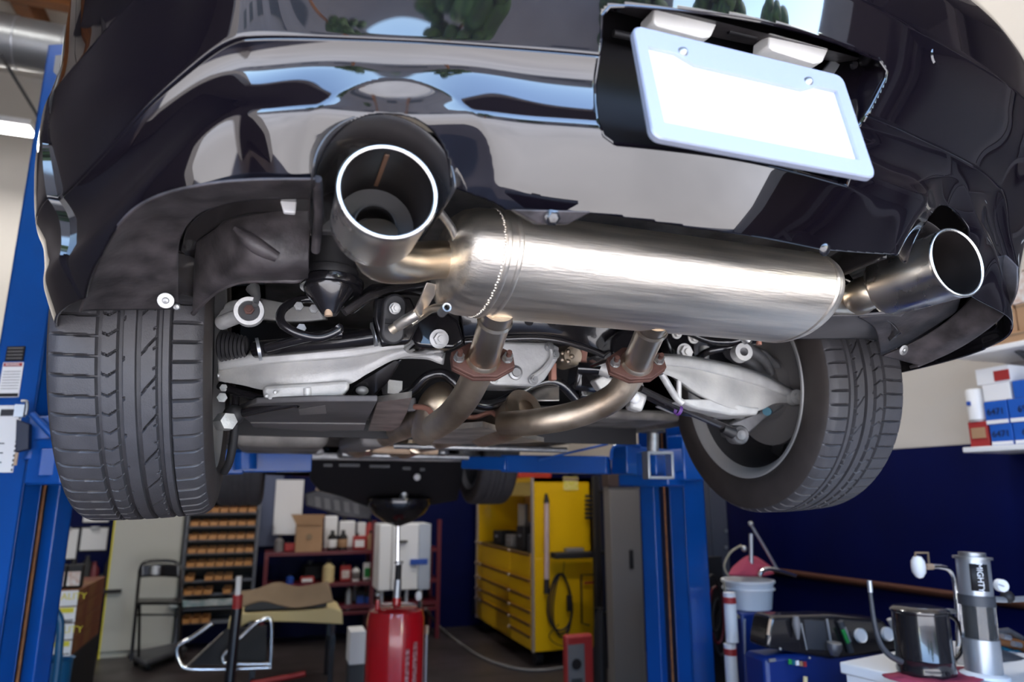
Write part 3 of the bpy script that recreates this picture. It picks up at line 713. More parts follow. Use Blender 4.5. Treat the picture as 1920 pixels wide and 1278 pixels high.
part(tubepx([(862, 778, 1.5), (890, 782, 1.5), (918, 773, 1.48), (932, 780, 1.46), (938, 795, 1.45)], .006, 12, 24), 'brake_pipe', mat('pink_pipe', (.42, .20, .15), .5, .3))
part(tubepx([(778, 762, 1.45), (800, 765, 1.42), (815, 780, 1.4), (835, 785, 1.38)], .006, 12, 20), 'brake_pipe', MT['pink_pipe'])

KNU = mat('grey_iron', (.15, .15, .155), .5, .5, noise_amt=.3, noise_scale=20)
def rowsP(cols, ys, *rs): return [PP([(c, r[i], y+dy) for i, (c, y) in enumerate(zip(cols, ys))]) for r, dy in rs]
cL = [408, 455, 495, 575, 650, 690, 745, 800, 835]; yL = [1.46, 1.44, 1.42, 1.38, 1.36, 1.34, 1.31, 1.28, 1.27]
arm = part(M().patch(rowsP(cL, yL, ([668, 660, 652, 643, 638, 636, 631, 637, 652], .07), ([672, 664, 657, 648, 643, 640, 635, 640, 653], 0), ([692, 685, 680, 674, 668, 662, 652, 650, 657], -.006)), 60, 16), 'control_arm', ALUW, solid=.02, off=1, label='pale cast aluminium rear control arm, left')
part(M().patch(rowsP(cL, yL, ([690, 683, 678, 672, 666, 660, 650, 649, 656], .010), ([703, 704, 706, 705, 695, 682, 660, 656, 659], .004), ([714, 722, 731, 738, 722, 700, 672, 664, 662], .010)), 60, 20), 'arm_web', ALU, arm, solid=.03, off=1)
part(M().prism(PP([(493, 722, 1.40), (655, 712, 1.345), (657, 728, 1.35), (640, 744, 1.35), (600, 750, 1.37), (540, 753, 1.38), (503, 750, 1.39), (492, 738, 1.40)]), (0, .12, 0)), 'spring_seat', ALUW, arm, bevel=.008, bseg=3)
part(M().cyl(PY(577, 728, 1.372), PY(577, 746, 1.372), .008, 12), 'seat_pin', ALUW, arm)
for q in ((500, 742), (516, 735)): part(M().ball(PY(q[0], q[1], 1.38), .004), 'casting_pip', ALUW, arm)
sfL = part(M().prism(PP([(778, 604, 1.20), (790, 588, 1.20), (838, 583, 1.19), (860, 600, 1.18), (872, 640, 1.18), (852, 653, 1.18), (785, 651, 1.2), (774, 640, 1.2)]), (0, .14, .01)), 'subframe_bracket', BLKM, bevel=.014, bseg=4, label='glossy black subframe bracket with a washered bolt')
part(M().bolt(PY(823, 635, 1.175), (0, -1, -.2), .0115, .012, washer=.0175), 'bracket_bolt', ZINC, sfL)
hg = part(M().plate(PY(737, 598, 1.09), (.1, -1, -.2), [(a*.0195, b) for a, b in [(math.cos(t), math.sin(t)*.0195+(.022 if math.sin(t) > 0 else -.022)) for t in [2*math.pi*k/32 for k in range(32)]]], .02), 'rubber_hanger', BLKR, bevel=.004, label='black rubber exhaust hanger')
hgc = PY(740, 578, 1.07)
part(M().bolt(hgc, (.1, -1, -.2), .008, .008, washer=.0095), 'hanger_bolt', ZINC, hg)
part(M().box(PY(735, 603, 1.078), (.022, .004, .007)), 'hanger_slot', BLACK, hg)
part(M().prism(PP([(703, 556, 1.14), (770, 556, 1.14), (790, 600, 1.14), (770, 640, 1.14), (715, 645, 1.14), (703, 600, 1.14)]), (0, .03, 0)), 'hanger_mount', BLKM, bevel=.004)
# air bag like bump stop and its cup
part(M().lathe(PY(620, 522, 1.12), (0, .06, 1), [(.044, -.002), (.045, .0), (.0445, .012), (.041, .014), (.041, .058), (.043, .062), (.041, .066), (.041, .075), (.0, .08)], 48), 'bump_stop', BLKR, label='ribbed black rubber bump stop')
part(M().lathe(PY(622, 535, 1.12), (0, .06, 1), [(.0, -.008), (.05, -.006), (.052, .0), (.052, .006), (.046, .008), (.0, .008)], 48), 'bump_stop_cup', BLKM)
part(M().lathe(PY(618, 553, 1.12), (.05, -.05, -1), [(.042, -.012), (.04, -.004), (.022, .018), (.012, .034), (.0, .036)], 30), 'spring_bracket', BLKM, label='dished black bracket under the bump stop')
part(M().cyl(PY(616, 580, 1.11), PY(616, 592, 1.11), .0065, 14), 'bracket_stub', TAN)
part(tubepx([(645, 585, 1.12), (690, 556, 1.13), (725, 545, 1.15), (800, 530, 1.2)], .0075, 10), 'brace_rod', PLASTG)
part(tubepx([(655, 578, 1.14), (700, 545, 1.16), (760, 540, 1.2), (800, 545, 1.25)], .012, 10), 'brace_rod', BLKM)
part(M().ball(PY(741, 542, 1.17), .0085, (1, .5, .6)), 'clip_pin', WHITE)
part(tubepx([(600, 560, 1.2), (560, 562, 1.2), (530, 580, 1.18), (528, 605, 1.16), (560, 625, 1.15), (600, 632, 1.15), (635, 618, 1.15), (632, 610, 1.15)], .0075, 12, 50), 'black_hose', BLKM)
part(tubepx([(640, 625, 1.2), (590, 630, 1.2), (545, 640, 1.22), (500, 652, 1.25)], .008, 12, 20), 'black_hose', BLKM)
for q in ((565, 616), (560, 575), (588, 580)): part(M().bolt(PY(q[0], q[1], 1.19), (0, -1, 0), .008, .006), 'small_bolt', ZINC)
part(M().patch([PP([(420, 590, 1.3), (440, 578, 1.3), (470, 570, 1.3)]), PP([(420, 610, 1.3), (445, 600, 1.28), (475, 600, 1.3)])], 10, 8), 'knuckle_arm', ALU, solid=.02)
part(tubepx([(415, 605, 1.28), (440, 595, 1.25), (462, 588, 1.22)], .013, 14), 'upper_link', ALU)
ul = part(M().lathe(PY(467, 583, 1.2), (0, -1, -.1), [(.0, 0), (.0165, .0), (.0175, .004), (.024, .004), (.025, 0), (.025, -.02), (0, -.02)], 32), 'link_bush', ALU, label='round aluminium link bushing')
part(M().lathe(PY(467, 583, 1.198), (0, -1, -.1), [(.0165, .0015), (.0, .0015)], 24), 'bush_rubber', BLKR, ul)
part(M().bolt(PY(467, 581, 1.196), (0, -1, -.1), .0085, .008), 'bush_bolt', RUST, ul)
part(tubepx([(474, 540, 1.21), (482, 556, 1.2), (478, 572, 1.19)], [.012, .006, .005], 10), 'link_stud', ZINC)
for k in range(7):
    part(M().lathe(PY(417+k*7, 647+k*.4, 1.40), (1, -.25, 0), [(.026-k*.0015, -.004), (.032-k*.0018, 0), (.026-k*.0015, .004)], 28), 'boot_ring', BLKR)
part(tubepx([(480, 655, 1.42), (560, 648, 1.36), (640, 640, 1.32), (720, 628, 1.28)], .017, 20), 'drive_shaft', BLKM, label='black half shaft running into the ribbed boot')
for q in ((482, 655, 1.41), (699, 627, 1.27)): part(M().tube([PY(*q), PY(q[0]+6, q[1]-1, q[2])], .023, 24), 'boot_clamp', SILVER)
part(M().patch([PP([(500, 565, 1.5), (560, 575, 1.45), (610, 580, 1.42)]), PP([(490, 600, 1.5), (560, 605, 1.45), (615, 600, 1.42)])], 12, 8), 'diff_cradle', ALU, solid=.02)
# links below the arm
part(tubepx([(412, 722, 1.50), (440, 733, 1.48), (490, 745, 1.45), (560, 757, 1.42)], .0085, 14, 16), 'toe_link', BLKM)
part(tubepx([(440, 777, 1.48), (500, 765, 1.45), (560, 754, 1.42)], .0085, 14), 'stabilizer_link', BLKM)
part(tubepx([(441, 730, 1.5), (441, 770, 1.49)], .008, 12), 'link_post', BLKM)
part(M().bolt(PY(420, 728, 1.49), (0, -1, 0), .008, .01), 'small_bolt', ZINC)
part(M().bolt(PY(417, 746, 1.47), (0, -1, 0), .010, .01), 'small_bolt', ZINC)
part(M().lathe(PY(424, 790, 1.46), (.5, -1, 0), [(0, .016), (.017, .014), (.019, 0), (.019, -.02), (0, -.02)], 6), 'link_nut', ALU)
part(M().ball(PY(438, 778, 1.48), .021), 'ball_joint_boot', BLKR)
part(tubepx([(441, 790, 1.52), (437, 830, 1.54), (430, 865, 1.56), (420, 885, 1.58)], .0085, 12, 16), 'brake_hose', BLKR)
part(M().prism(PP([(740, 676, 1.38), (758, 668, 1.36), (728, 715, 1.40), (700, 745, 1.42), (650, 746, 1.42), (664, 722, 1.40)]), (0, .03, 0)), 'lower_link', BLKM, bevel=.005)
part(M().ball(PY(679, 732, 1.395), .013, (1, 1, .7)), 'link_eye', ALU)
part(tubepx([(712, 738, 1.52), (745, 744, 1.5), (775, 730, 1.48), (800, 706, 1.46), (830, 700, 1.45), (852, 715, 1.44), (870, 735, 1.44), (895, 757, 1.45), (925, 758, 1.45), (960, 744, 1.45), (1000, 722, 1.45), (1030, 714, 1.45), (1055, 722, 1.45), (1080, 748, 1.46)], .0115, 16, 90), 'sway_bar', BLKM, label='black sway bar snaking across under the differential')
part(M().prism(PP([(758, 745, 1.47), (780, 745, 1.47), (780, 770, 1.47), (757, 770, 1.47)]), (0, .02, 0)), 'bar_clamp', GREYU, bevel=.003)
part(M().box(PY(735, 727, 1.5), (.035, .03, .03), .3), 'link_block', ALUW)
# ---------------------------------------------------------------- middle
sf = part(M().patch([PP([(860, 560, 1.20), (950, 565, 1.2), (1050, 570, 1.2), (1230, 590, 1.2)]), PP([(865, 610, 1.22), (950, 612, 1.22), (1050, 612, 1.22), (1200, 620, 1.22)]), PP([(870, 640, 1.24), (950, 634, 1.24), (1050, 638, 1.24), (1120, 658, 1.24), (1170, 668, 1.24)])], 40, 20), 'subframe', BLKM, solid=.02, off=1, label='black pressed subframe across the car')
part(tubepx([(870, 640, 1.235), (950, 635, 1.235), (1010, 634, 1.235), (1060, 641, 1.235), (1110, 657, 1.235), (1140, 668, 1.235), (1170, 668, 1.235)], .006, 12, 40), 'subframe_lip', PLASTG, sf)
for q in ((992, 602), (1035, 604)): part(M().lathe(PY(q[0], q[1], 1.215), (0, -1, 0), [(.0, .001), (.009, .001), (.009, 0)], 20), 'subframe_hole', BLACK, sf)
part(M().prism(PP([(1144, 660, 1.2), (1148, 632, 1.2), (1168, 615, 1.2), (1205, 612, 1.19), (1212, 640, 1.19), (1180, 668, 1.19), (1155, 672, 1.19)]), (0, .12, 0)), 'subframe_bracket', BLKM, bevel=.012, bseg=4)
df = part(M().prism(PP([(915, 700, 1.36), (930, 660, 1.36), (945, 640, 1.36), (1030, 642, 1.36), (1050, 650, 1.36), (1046, 675, 1.36), (1022, 712, 1.36), (1005, 724, 1.36), (925, 722, 1.36)]), (0, .22, .02)), 'differential', ALUW, bevel=.006, bseg=3, label='pale aluminium differential cover with plug and bolts')
part(M().lathe(PY(967, 698, 1.355), (0, -1, 0), [(0, .007), (.009, .007), (.010, .003), (.015, .002), (.016, -.002)], 24), 'filler_plug', ZINC, df)
for q in ((925, 710), (1000, 712), (1040, 664), (1030, 650)): part(M().bolt(PY(q[0], q[1], 1.355), (0, -1, 0), .008, .007, washer=.011), 'cover_bolt', ZINC, df)
part(tubepx([(1000, 705, 1.352), (1020, 690, 1.352), (1034, 668, 1.352), (1030, 645, 1.352)], .005, 8, 12), 'cover_rib', ALU, df)
part(M().lathe(PY(1068, 668, 1.42), (0, -1, -.1), [(0, .02), (.022, .02), (.026, .01), (.028, -.04)], 28), 'output_shaft', STEELB)
for k in range(5): part(M().ball(PY(1062+10*math.cos(k*1.26), 668+10*math.sin(k*1.26), 1.40), .006), 'shaft_bolt', STEELB)
part(M().box(PY(1098, 668, 1.42), (.035, .02, .03)), 'copper_bracket', MT['pink_pipe'], bevel=.004)
part(M().box(PY(1036, 697, 1.40), (.014, .02, .04)), 'copper_bracket', MT['pink_pipe'], bevel=.003)
part(tubepx([(1085, 690, 1.38), (1120, 692, 1.36), (1160, 700, 1.34)], .014, 16), 'shaft_sleeve', BLKM)
part(tubepx([(1128, 690, 1.33), (1145, 697, 1.32)], .016, 18), 'sleeve_end', ALU)
part(M().prism(PP([(1115, 712, 1.36), (1135, 700, 1.36), (1165, 722, 1.36), (1140, 735, 1.36), (1125, 728, 1.36)]), (0, .03, 0)), 'cast_bracket', ALU, bevel=.004)
part(M().box(PY(1095, 705, 1.45), (.07, .05, .07), .2, .2), 'black_block', BLKM, bevel=.012)
part(M().box(PY(1115, 735, 1.5), (.10, .05, .04)), 'black_block', BLKM, bevel=.008)
for q, r in (((1300, 632), .012), ((1268, 625), .010), ((1283, 660), .016)): part(M().bolt(PY(q[0], q[1], 1.36), (0, -1, -.1), r, .01, washer=r*1.3), 'small_bolt', ALU)
part(M().prism(PP([(1240, 610, 1.4), (1300, 615, 1.4), (1305, 675, 1.4), (1262, 672, 1.4)]), (0, .04, 0)), 'black_block', BLKM, bevel=.006)
# ---------------------------------------------------------------- suspension, right
cR = [1236, 1272, 1310, 1370, 1420, 1450, 1475, 1500]; yR = [1.27, 1.29, 1.31, 1.34, 1.37, 1.39, 1.41, 1.43]
arm = part(M().patch(rowsP(cR, yR, ([662, 664, 669, 681, 696, 709, 722, 734], .06), ([667, 669, 674, 686, 702, 715, 727, 738], 0), ([682, 685, 690, 705, 720, 730, 738, 744], -.006)), 50, 16), 'control_arm', ALUW, solid=.02, off=1, label='pale cast aluminium rear control arm, right')
part(M().patch(rowsP(cR, yR, ([680, 683, 689, 703, 718, 728, 737, 743], .010), ([690, 700, 715, 735, 740, 742, 745, 749], .004), ([697, 712, 738, 765, 770, 757, 755, 756], .010)), 50, 20), 'arm_web', ALU, arm, solid=.03, off=1)
part(M().prism(PP([(1272, 752, 1.32), (1285, 748, 1.32), (1345, 748, 1.34), (1405, 762, 1.36), (1426, 764, 1.37), (1420, 778, 1.37), (1370, 778, 1.36), (1305, 766, 1.34)]), (0, .11, 0)), 'spring_seat', ALUW, arm, bevel=.007, bseg=3)
part(tubepx([(1240, 700, 1.30), (1255, 725, 1.31), (1268, 745, 1.32), (1280, 755, 1.32)], .008, 12, 12), 'arm_rib', ALUW, arm)
part(tubepx([(1273, 712, 1.31), (1273, 752, 1.32)], .006, 10), 'arm_rib', ALUW, arm)
part(M().lathe(PY(1494, 744, 1.40), (-.2, -1, 0), [(0, .012), (.009, .011), (.010, .004), (.019, .004), (.020, -.02), (0, -.02)], 26), 'arm_bush', ALU, arm)
kn = part(M().prism(PP([(1365, 640, 1.5), (1400, 640, 1.48), (1440, 655, 1.47), (1465, 680, 1.47), (1478, 720, 1.47), (1490, 745, 1.47), (1468, 765, 1.48), (1430, 790, 1.5), (1400, 820, 1.5), (1372, 818, 1.5), (1368, 790, 1.5), (1420, 770, 1.5), (1440, 720, 1.5), (1415, 690, 1.5), (1380, 665, 1.5)]), (0, .05, 0)), 'wheel_knuckle', KNU, bevel=.008, label='grey cast knuckle inside the right wheel')
part(tubepx([(1372, 652, 1.45), (1396, 652, 1.44), (1430, 672, 1.44), (1447, 700, 1.45)], [.02, .018, .013, .009], 14, 16), 'knuckle_arm', KNU, kn)
part(M().lathe(PY(1388, 815, 1.44), (-.1, -1, -.1), [(0, .004), (.012, .006), (.014, .0), (.021, .004), (.024, 0), (.024, -.03), (0, -.03)], 28), 'lower_ball_joint', KNU, kn)
part(M().ball(PY(1386, 781, 1.46), .014, (1, .7, .7)), 'knuckle_bolt', ZINC, kn)
part(M().cyl(PY(1438, 771, 1.44), PY(1440, 771, 1.48), .011, 16), 'teal_plug', mat('teal', (.01, .12, .18), .5), kn)
part(tubepx([(1200, 728, 1.33), (1255, 755, 1.36), (1300, 775, 1.39), (1370, 805, 1.43)], .0085, 14), 'toe_link', PLASTG)
part(tubepx([(1200, 735, 1.38), (1270, 770, 1.4), (1320, 778, 1.42), (1375, 776, 1.45)], .009, 12), 'stabilizer_link', BLKM)
part(M().lathe(PY(1272, 769, 1.36), PY(1272, 769, 1.36)-PY(1262, 764, 1.36), [(.0125, -.004), (.0125, .004)], 14), 'purple_band', mat('violet', (.10, .03, .20), .5))
part(tubepx([(1355, 803, 1.42), (1375, 812, 1.42)], [.011, .014], 16), 'joint_boot', BLKR)
part(M().prism(PP([(1190, 715, 1.36), (1206, 712, 1.36), (1215, 745, 1.37), (1205, 772, 1.38), (1182, 765, 1.38)]), (0, .03, 0)), 'cast_bracket', ALU, bevel=.006)
part(M().ball(PY(1190, 746, 1.345), .013, (1, .6, 1)), 'white_cap', WHITE)
part(tubepx([(1310, 670, 1.4), (1330, 658, 1.36), (1370, 650, 1.34), (1395, 643, 1.33)], .009, 14, 16), 'black_hose', BLKM)
part(tubepx([(1290, 622, 1.35), (1330, 638, 1.33), (1370, 640, 1.31), (1400, 632, 1.3)], .009, 14, 16), 'black_hose', BLKM)
part(tubepx([(1385, 620, 1.2), (1403, 638, 1.2)], [.010, .012], 14), 'link_stud', ZINC)
part(M().lathe(PY(1415, 628, 1.22), (0, -.3, -1), [(0, .02), (.012, .018), (.022, .0), (.02, -.02), (0, -.02)], 24), 'spring_bracket', BLKM)
part(M().cyl(PY(1423, 636, 1.21), PY(1423, 646, 1.21), .006, 12), 'bracket_stub', MT['pink_pipe'])
part(M().lathe(PY(1393, 660, 1.3), (-.2, -1, 0), [(.010, .006), (.021, .006), (.022, -.02)], 26), 'link_bush', ALU)
part(tubepx([(1320, 650, 1.5), (1318, 700, 1.5)], .014, 14), 'damper_rod', ALU)
# ---------------------------------------------------------------- underbody
part(M().box(V(XC, 1.55, .50), (1.16, 1.15, .02)), 'trunk_floor', UNDER)
part(M().box(V(XC, 2.12, .33), (1.3, .02, .35)), 'underbody_shade', BLACK)  # flat black sheet standing in for the shade behind the suspension
fp = part(M().box(V(XC, 3.0, .248), (1.80, 1.9, .02)), 'floor_pan', UNDER)
part(M().box(V(XC, 1.98, .225), (1.30, .30, .03)), 'cross_beam', UNDER, bevel=.01)
def slab(pts, z, m, nm, th=.012, **k): return part(M().prism([PZ(a, b, HZ+z) for a, b in pts], (0, 0, th)), nm, m, **k)
slab([(440, 772), (480, 756), (600, 752), (708, 752), (685, 795), (470, 793)], .165, GREYU, 'under_tray', bevel=.003, label='dark grey plastic under tray')
slab([(470, 793), (685, 795), (682, 806), (600, 808), (475, 800)], .162, MGREY, 'tray_lip', .02)
slab([(708, 754), (772, 745), (762, 775), (745, 808), (690, 808)], .168, SHIELD, 'heat_shield', label='crinkled silver heat shield')
slab([(560, 768), (610, 760), (612, 775), (562, 778)], .164, MGREY, 'tray_patch', .004)
part(M().box(V(.02, 2.62, .175), (.30, .5, .07)), 'fuel_tank', UNDER, bevel=.03, bseg=3)
part(M().box(V(.30, 2.55, .175), (.10, .4, .06), .1), 'sill_bracket', MGREY, bevel=.02, bseg=3)
for x, y0, y1, r in ((.53, 1.7, 3.3, .036), (.335, 1.55, 3.3, .032)):
    part(M().tube([V(x, y0, .17), V(x+.02, (y0+y1)/2, .18), V(x, y1, .19)], r, 20, n=16), 'front_pipe', STEELB)
    part(M().tube([V(x, 2.7, .18), V(x, 2.74, .18), V(x, 3.0, .18), V(x, 3.05, .18)], [r, .045, .045, r], 24), 'catalyst', STEELT)
part(M().tube([V(.40, 2.45, .155), V(.62, 2.38, .15), V(1.05, 2.42, .15)], .011, 14, n=12), 'brace_bar', ZINC, label='bright brace bar across the tunnel')
part(M().tube([V(.33, 2.75, .16), V(.62, 2.72, .155)], .016, 14), 'brace_bar', TAN)
part(M().tube([V(.30, 3.3, .165), V(.55, 3.28, .16), V(.9, 3.28, .16)], .015, 14, n=10), 'brace_bar', ZINC)
part(M().box(V(.62, 3.75, .175), (.95, .09, .035)), 'crossmember', ALUW, bevel=.012, bseg=3, label='bright front crossmember')
part(M().box(V(.55, 3.5, .185), (.5, .3, .05)), 'gearbox_pan', MGREY, bevel=.02)
slab([(770, 812), (905, 800), (950, 812), (1020, 828), (900, 834), (790, 830)], .13, SHIELD, 'tunnel_shield')
for q in ((470, 838), (520, 842), (650, 843), (690, 848), (770, 845), (830, 848), (595, 846)):
    part(M().ball(PY(q[0], q[1], 3.2), .022, (1.4, 1, .8)), 'underbody_fitting', random.choice([ALU, STEELB, ZINC]))
part(M().tube([V(1.36, 1.95, .245), V(1.36, 3.9, .245)], .022, 12), 'sill_rail', UNDER)
part(M().tube([V(-.30, 1.95, .245), V(-.30, 3.9, .245)], .022, 12), 'sill_rail', UNDER)
# nose underneath
ut = part(M().prism(PP([(575, 860, 4.25), (872, 862, 4.25), (866, 900, 4.35), (858, 938, 4.5), (800, 948, 4.5), (690, 950, 4.5), (640, 930, 4.45), (600, 920, 4.4), (583, 900, 4.3)]), (0, .05, 0)), 'front_under_tray', BLACK, bevel=.01, label='black engine under tray hanging under the nose')
for a, b, w_ in ((615, 872, .05), (655, 872, .12), (712, 874, .12), (762, 878, .05), (792, 880, .03)):
    part(M().box(PY(a, b, 4.22), (w_, .02, .018)), 'tray_slot', DGREY, ut)
part(M().ball(PY(782, 894, 4.25), .022), 'drain_plug', WHITE, ut)
part(M().prism(PP([(572, 925, 4.7), (600, 916, 4.7), (655, 928, 4.7), (705, 950, 4.7), (692, 974, 4.7), (640, 968, 4.7), (602, 955, 4.7), (574, 948, 4.7)]), (0, .04, 0)), 'front_air_dam', GREYU, bevel=.01)
for k in range(5): part(M().prism(PP([(590+k*18, 930+k*3, 4.68), (600+k*18, 932+k*3, 4.68), (602+k*18, 952+k*3, 4.68), (592+k*18, 950+k*3, 4.68)]), (0, .02, 0)), 'dam_rib', MGREY)
part(tubepx([(592, 915, 4.6), (620, 922, 4.6), (655, 928, 4.6)], .012, 10), 'dam_edge', TAN)
part(M().patch([[V(-.36, 4.6, .12), V(.1, 4.95, .10), V(.53, 5.1, .10), V(.96, 4.95, .10), V(1.42, 4.6, .12)], [V(-.38, 4.6, .45), V(.1, 5.1, .45), V(.53, 5.24, .45), V(.96, 5.1, .45), V(1.44, 4.6, .45)], [V(-.36, 4.7, .66), V(.1, 4.98, .68), V(.53, 5.1, .70), V(.96, 4.98, .68), V(1.42, 4.7, .66)]], 30, 16), 'front_bumper', PAINT, solid=.01, sharp=180)
# ---------------------------------------------------------------- two-post lift
def rot2(v, a): return Vector((v[0]*math.cos(a)-v[1]*math.sin(a), v[0]*math.sin(a)+v[1]*math.cos(a), 0))
def post(N, face, side, top, nm):
    """N: near lip corner on the floor; face: unit vector along the slotted face towards the far lip; side: unit vector of the plain side"""
    t = thing('lift_post', (N.x, N.y, 0), nm, 'lift post', 'posts of the two-post car lift')
    fw, sw, th, lip = .27, .19, .012, .085
    f, s, u = Vector(face), Vector(side), Vector((0, 0, top))
    m = M(); p = Vector((N.x, N.y, .02))
    m.obox(p, s*sw, f*th, u)                                   # plain side
    m.obox(p+f*(fw-th), s*sw, f*th, u)
    m.obox(p+s*(sw-th), s*th, f*fw, u)
    m.obox(p, f*lip, s*th, u); m.obox(p+f*(fw-lip), f*lip, s*th, u)
    m.obox(p+f*lip, -f*.0+f*.004, s*.05, u); m.obox(p+f*(fw-lip-.004), f*.004, s*.05, u)
    m.build('column', LIFT, t, bevel=.006)
    M().obox(p+s*.05+f*lip, f*(fw-2*lip), s*.01, u*.999).build('slot_back', SLOT, t)
    M().cyl(p+f*(fw*.5)+s*.025, p+f*(fw*.5)+s*.025+u*.99, .006, 8).build('lift_cable', BROWNW, t)
    M().obox(p-f*.05-s*.03-Vector((0, 0, .02)), f*(fw+.1), s*(sw+.06), Vector((0, 0, .022))).build('base_plate', LIFT, t, bevel=.003)
    return t, p, f, s, fw, sw
aR = math.radians(90+24); aL = math.radians(90-24)
fR = Vector((math.cos(aR), math.sin(aR), 0)); sR = Vector((math.cos(aR-math.pi/2), math.sin(aR-math.pi/2), 0))
fL = Vector((math.cos(aL), math.sin(aL), 0)); sL = Vector((-math.cos(aL-math.pi/2), -math.sin(aL-math.pi/2), 0))
NR = PY(1281, 900, 3.05); NL = PY(46, 900, 3.02)
TOP = PY(110, 92, 3.0).z+.05
pR = post(NR, fR, sR, TOP, 'blue steel lift post on the right, beside the grey cabinet')
pL = post(NL, fL, sL, TOP, 'blue steel lift post on the left with the warning labels')
for t, p, f, s, fw, sw in (pR, pL):
    z = HZ+.02
    b = p+Vector((0, 0, z-.02))-f*.02-(s*.16)
    c = M().obox(b+Vector((0, 0, 0)), f*(fw+.04), s*.15, (0, 0, .17)).build('carriage', LIFT, t, bevel=.01)
# left carriage gusset and bracket, pixel measured on the post's own plane
t = pL[0]; yl = NL.y-.03
M().prism([PY(52, 780, yl), PY(118, 778, yl), PY(124, 862, yl), PY(40, 862, yl), PY(54, 840, yl)], (0, .04, 0)).build('carriage_plate', LIFT, t, bevel=.006)
M().tube([PY(60, 775, yl-.03), PY(104, 822, yl-.04)], .012, 10).build('gusset', LIFT, t)
M().prism([PY(30, 785, yl-.06), PY(56, 795, yl-.06), PY(54, 842, yl-.06), PY(28, 848, yl-.06)], (0, .03, 0)).build('guard_plate', SLOT, t, bevel=.004)
M().tube([PY(40, 752, yl-.05), PY(49, 752, yl-.05), PY(51, 762, yl-.05), PY(48, 778, yl-.05)], .006, 10, n=12).build('lock_pin', ZINC, t)
M().box(PY(38, 770, yl-.04), (.03, .03, .045)).build('pin_block', SILVER, t)
M().tube([PY(32, 848, yl-.05), PY(28, 872, yl-.05)], .006, 8).build('lock_pin', TAN, t)
# labels on the plain side of the left post
p, f, s = pL[1], pL[2], pL[3]
def lab(px, py, w_, h_, m, nm, push=0, txt=None, **k):
    d = ray(px, py); n = Vector((s.y, -s.x, 0)); n = n if n.y < 0 else -n
    P = Vector((p.x, p.y, 0)); tt = (P-Vector((0, 0, 0))).dot(n)/d.dot(n); c = up(d*tt)+n*(.003+push)
    o = M().obox(c-s*w_/2*1+Vector((0, 0, -h_/2)), s*w_, n*.002, (0, 0, h_)).build(nm, m, t)
    return o, c, n
NS = -s
o, c, n = lab(30, 663, .075, .058, BLACK, 'serial_label')
for k in range(4): M().obox(c-s*.032+Vector((0, 0, -.02+k*.013))+n*.002, s*.064, n*.001, (0, 0, .004)).build('label_line', MGREY, t)
o, c, n = lab(22, 712, .085, .135, WHITEP, 'warning_label')
c2 = c+Vector((0, 0, .058))+n*.0025
M().obox(c2-s*.038-Vector((0, 0, .006)), s*.076, n*.001, (0, 0, .013)).build('warning_band', REDD, t)
text('WARNING', c2+n*.002, -s, (0, 0, 1), .012, WHITE, t)
for k in range(7): M().obox(c-s*.036+Vector((0, 0, -.035+k*.011))+n*.0025, s*.07, n*.0006, (0, 0, .002)).build('label_line', MGREY, t)
M().obox(c-s*.04+Vector((0, 0, -.065))+n*.0025, s*.08, n*.0006, (0, 0, .013)).build('label_base', BLACK, t)
o, c, n = lab(12, 822, .10, .25, WHITEP, 'rating_label')
for k in range(14):
    for q in (-.048, .044): M().obox(c+s*q+Vector((0, 0, -.12+k*.0175))+n*.0025, s*.005, n*.0006, (0, 0, .009)).build('label_tick', BLACK, t)
M().obox(c-s*.035+Vector((0, 0, .085))+n*.0025, s*.07, n*.0006, (0, 0, .025)).build('label_head', DGREY, t)
for k in range(3): M().obox(c-s*.0+Vector((0, 0, -.09+k*.035))+n*.0025, s*.03, n*.0006, (0, 0, .004)).build('label_line', BLACK, t)
# top cut-out of the left column
M().prism([PY(104, 104, yl-.02), PY(140, 100, yl-.02), PY(140, 136, yl-.02), PY(128, 145, yl-.02), PY(110, 143, yl-.02), PY(100, 134, yl-.02)], (0, .01, 0)).build('top_cutout', SILVER, t, label='pale opening near the top of the post')
# arms
def arm_(t, pts, w_, h_, nm, m=LIFT):
    mm = M()
    for a, b in zip(pts, pts[1:]):
        d = (b-a); n = Vector((-d.y, d.x, 0)).normalized()
        mm.obox(a-n*w_/2-Vector((0, 0, h_/2)), d, n*w_, (0, 0, h_))
    return mm.build(nm, m, t, bevel=.005)
aL0 = PY(120, 865, 2.95); 
arm_(pL[0], [Vector((NL.x+.05, 3.0, HZ+.10)), PY(455, 866, 3.1)], .11, .10, 'lift_arm')
arm_(pL[0], [PY(440, 866, 3.1), PY(581, 866, 3.15)], .09, .085, 'arm_extension')
M().cyl(PY(460, 880, 3.02), PY(460, 848, 3.02), .045, 20).build('arm_pad', LIFT, pL[0])
t = pR[0]
arm_(t, [Vector((NR.x-.12, NR.y-.05, HZ+.13)), PY(1160, 862, 2.95)], .12, .13, 'arm_knuckle')
arm_(t, [PY(1142, 872, 3.0), PY(945, 869, 3.35)], .10, .085, 'lift_arm')
arm_(t, [PY(955, 869, 3.3), PY(872, 867, 3.5)], .08, .066, 'arm_extension')
M().tube([PY(1145, 862, 2.9), PY(1150, 838, 2.9), PY(1175, 832, 2.9), PY(1200, 836, 2.9)], .008, 8, n=10).build('arm_pipe', LIFT, t)
arm_(t, [PY(1262, 862, 2.75), PY(1212, 870, 2.55)], .09, .10, 'rear_arm')
fr = M()
c0 = PY(1234, 872, 2.5)
for a in (-1, 1): fr.box(c0+Vector((a*.055, 0, 0)), (.012, .05, .11)); fr.box(c0+Vector((0, 0, a*.05)), (.12, .05, .012))
fr.build('arm_bracket', SILVER, t, bevel=.003)
M().cyl(PY(1224, 852, 2.5), PY(1224, 812, 2.5), .024, 24).build('pad_post', ZINC, t)
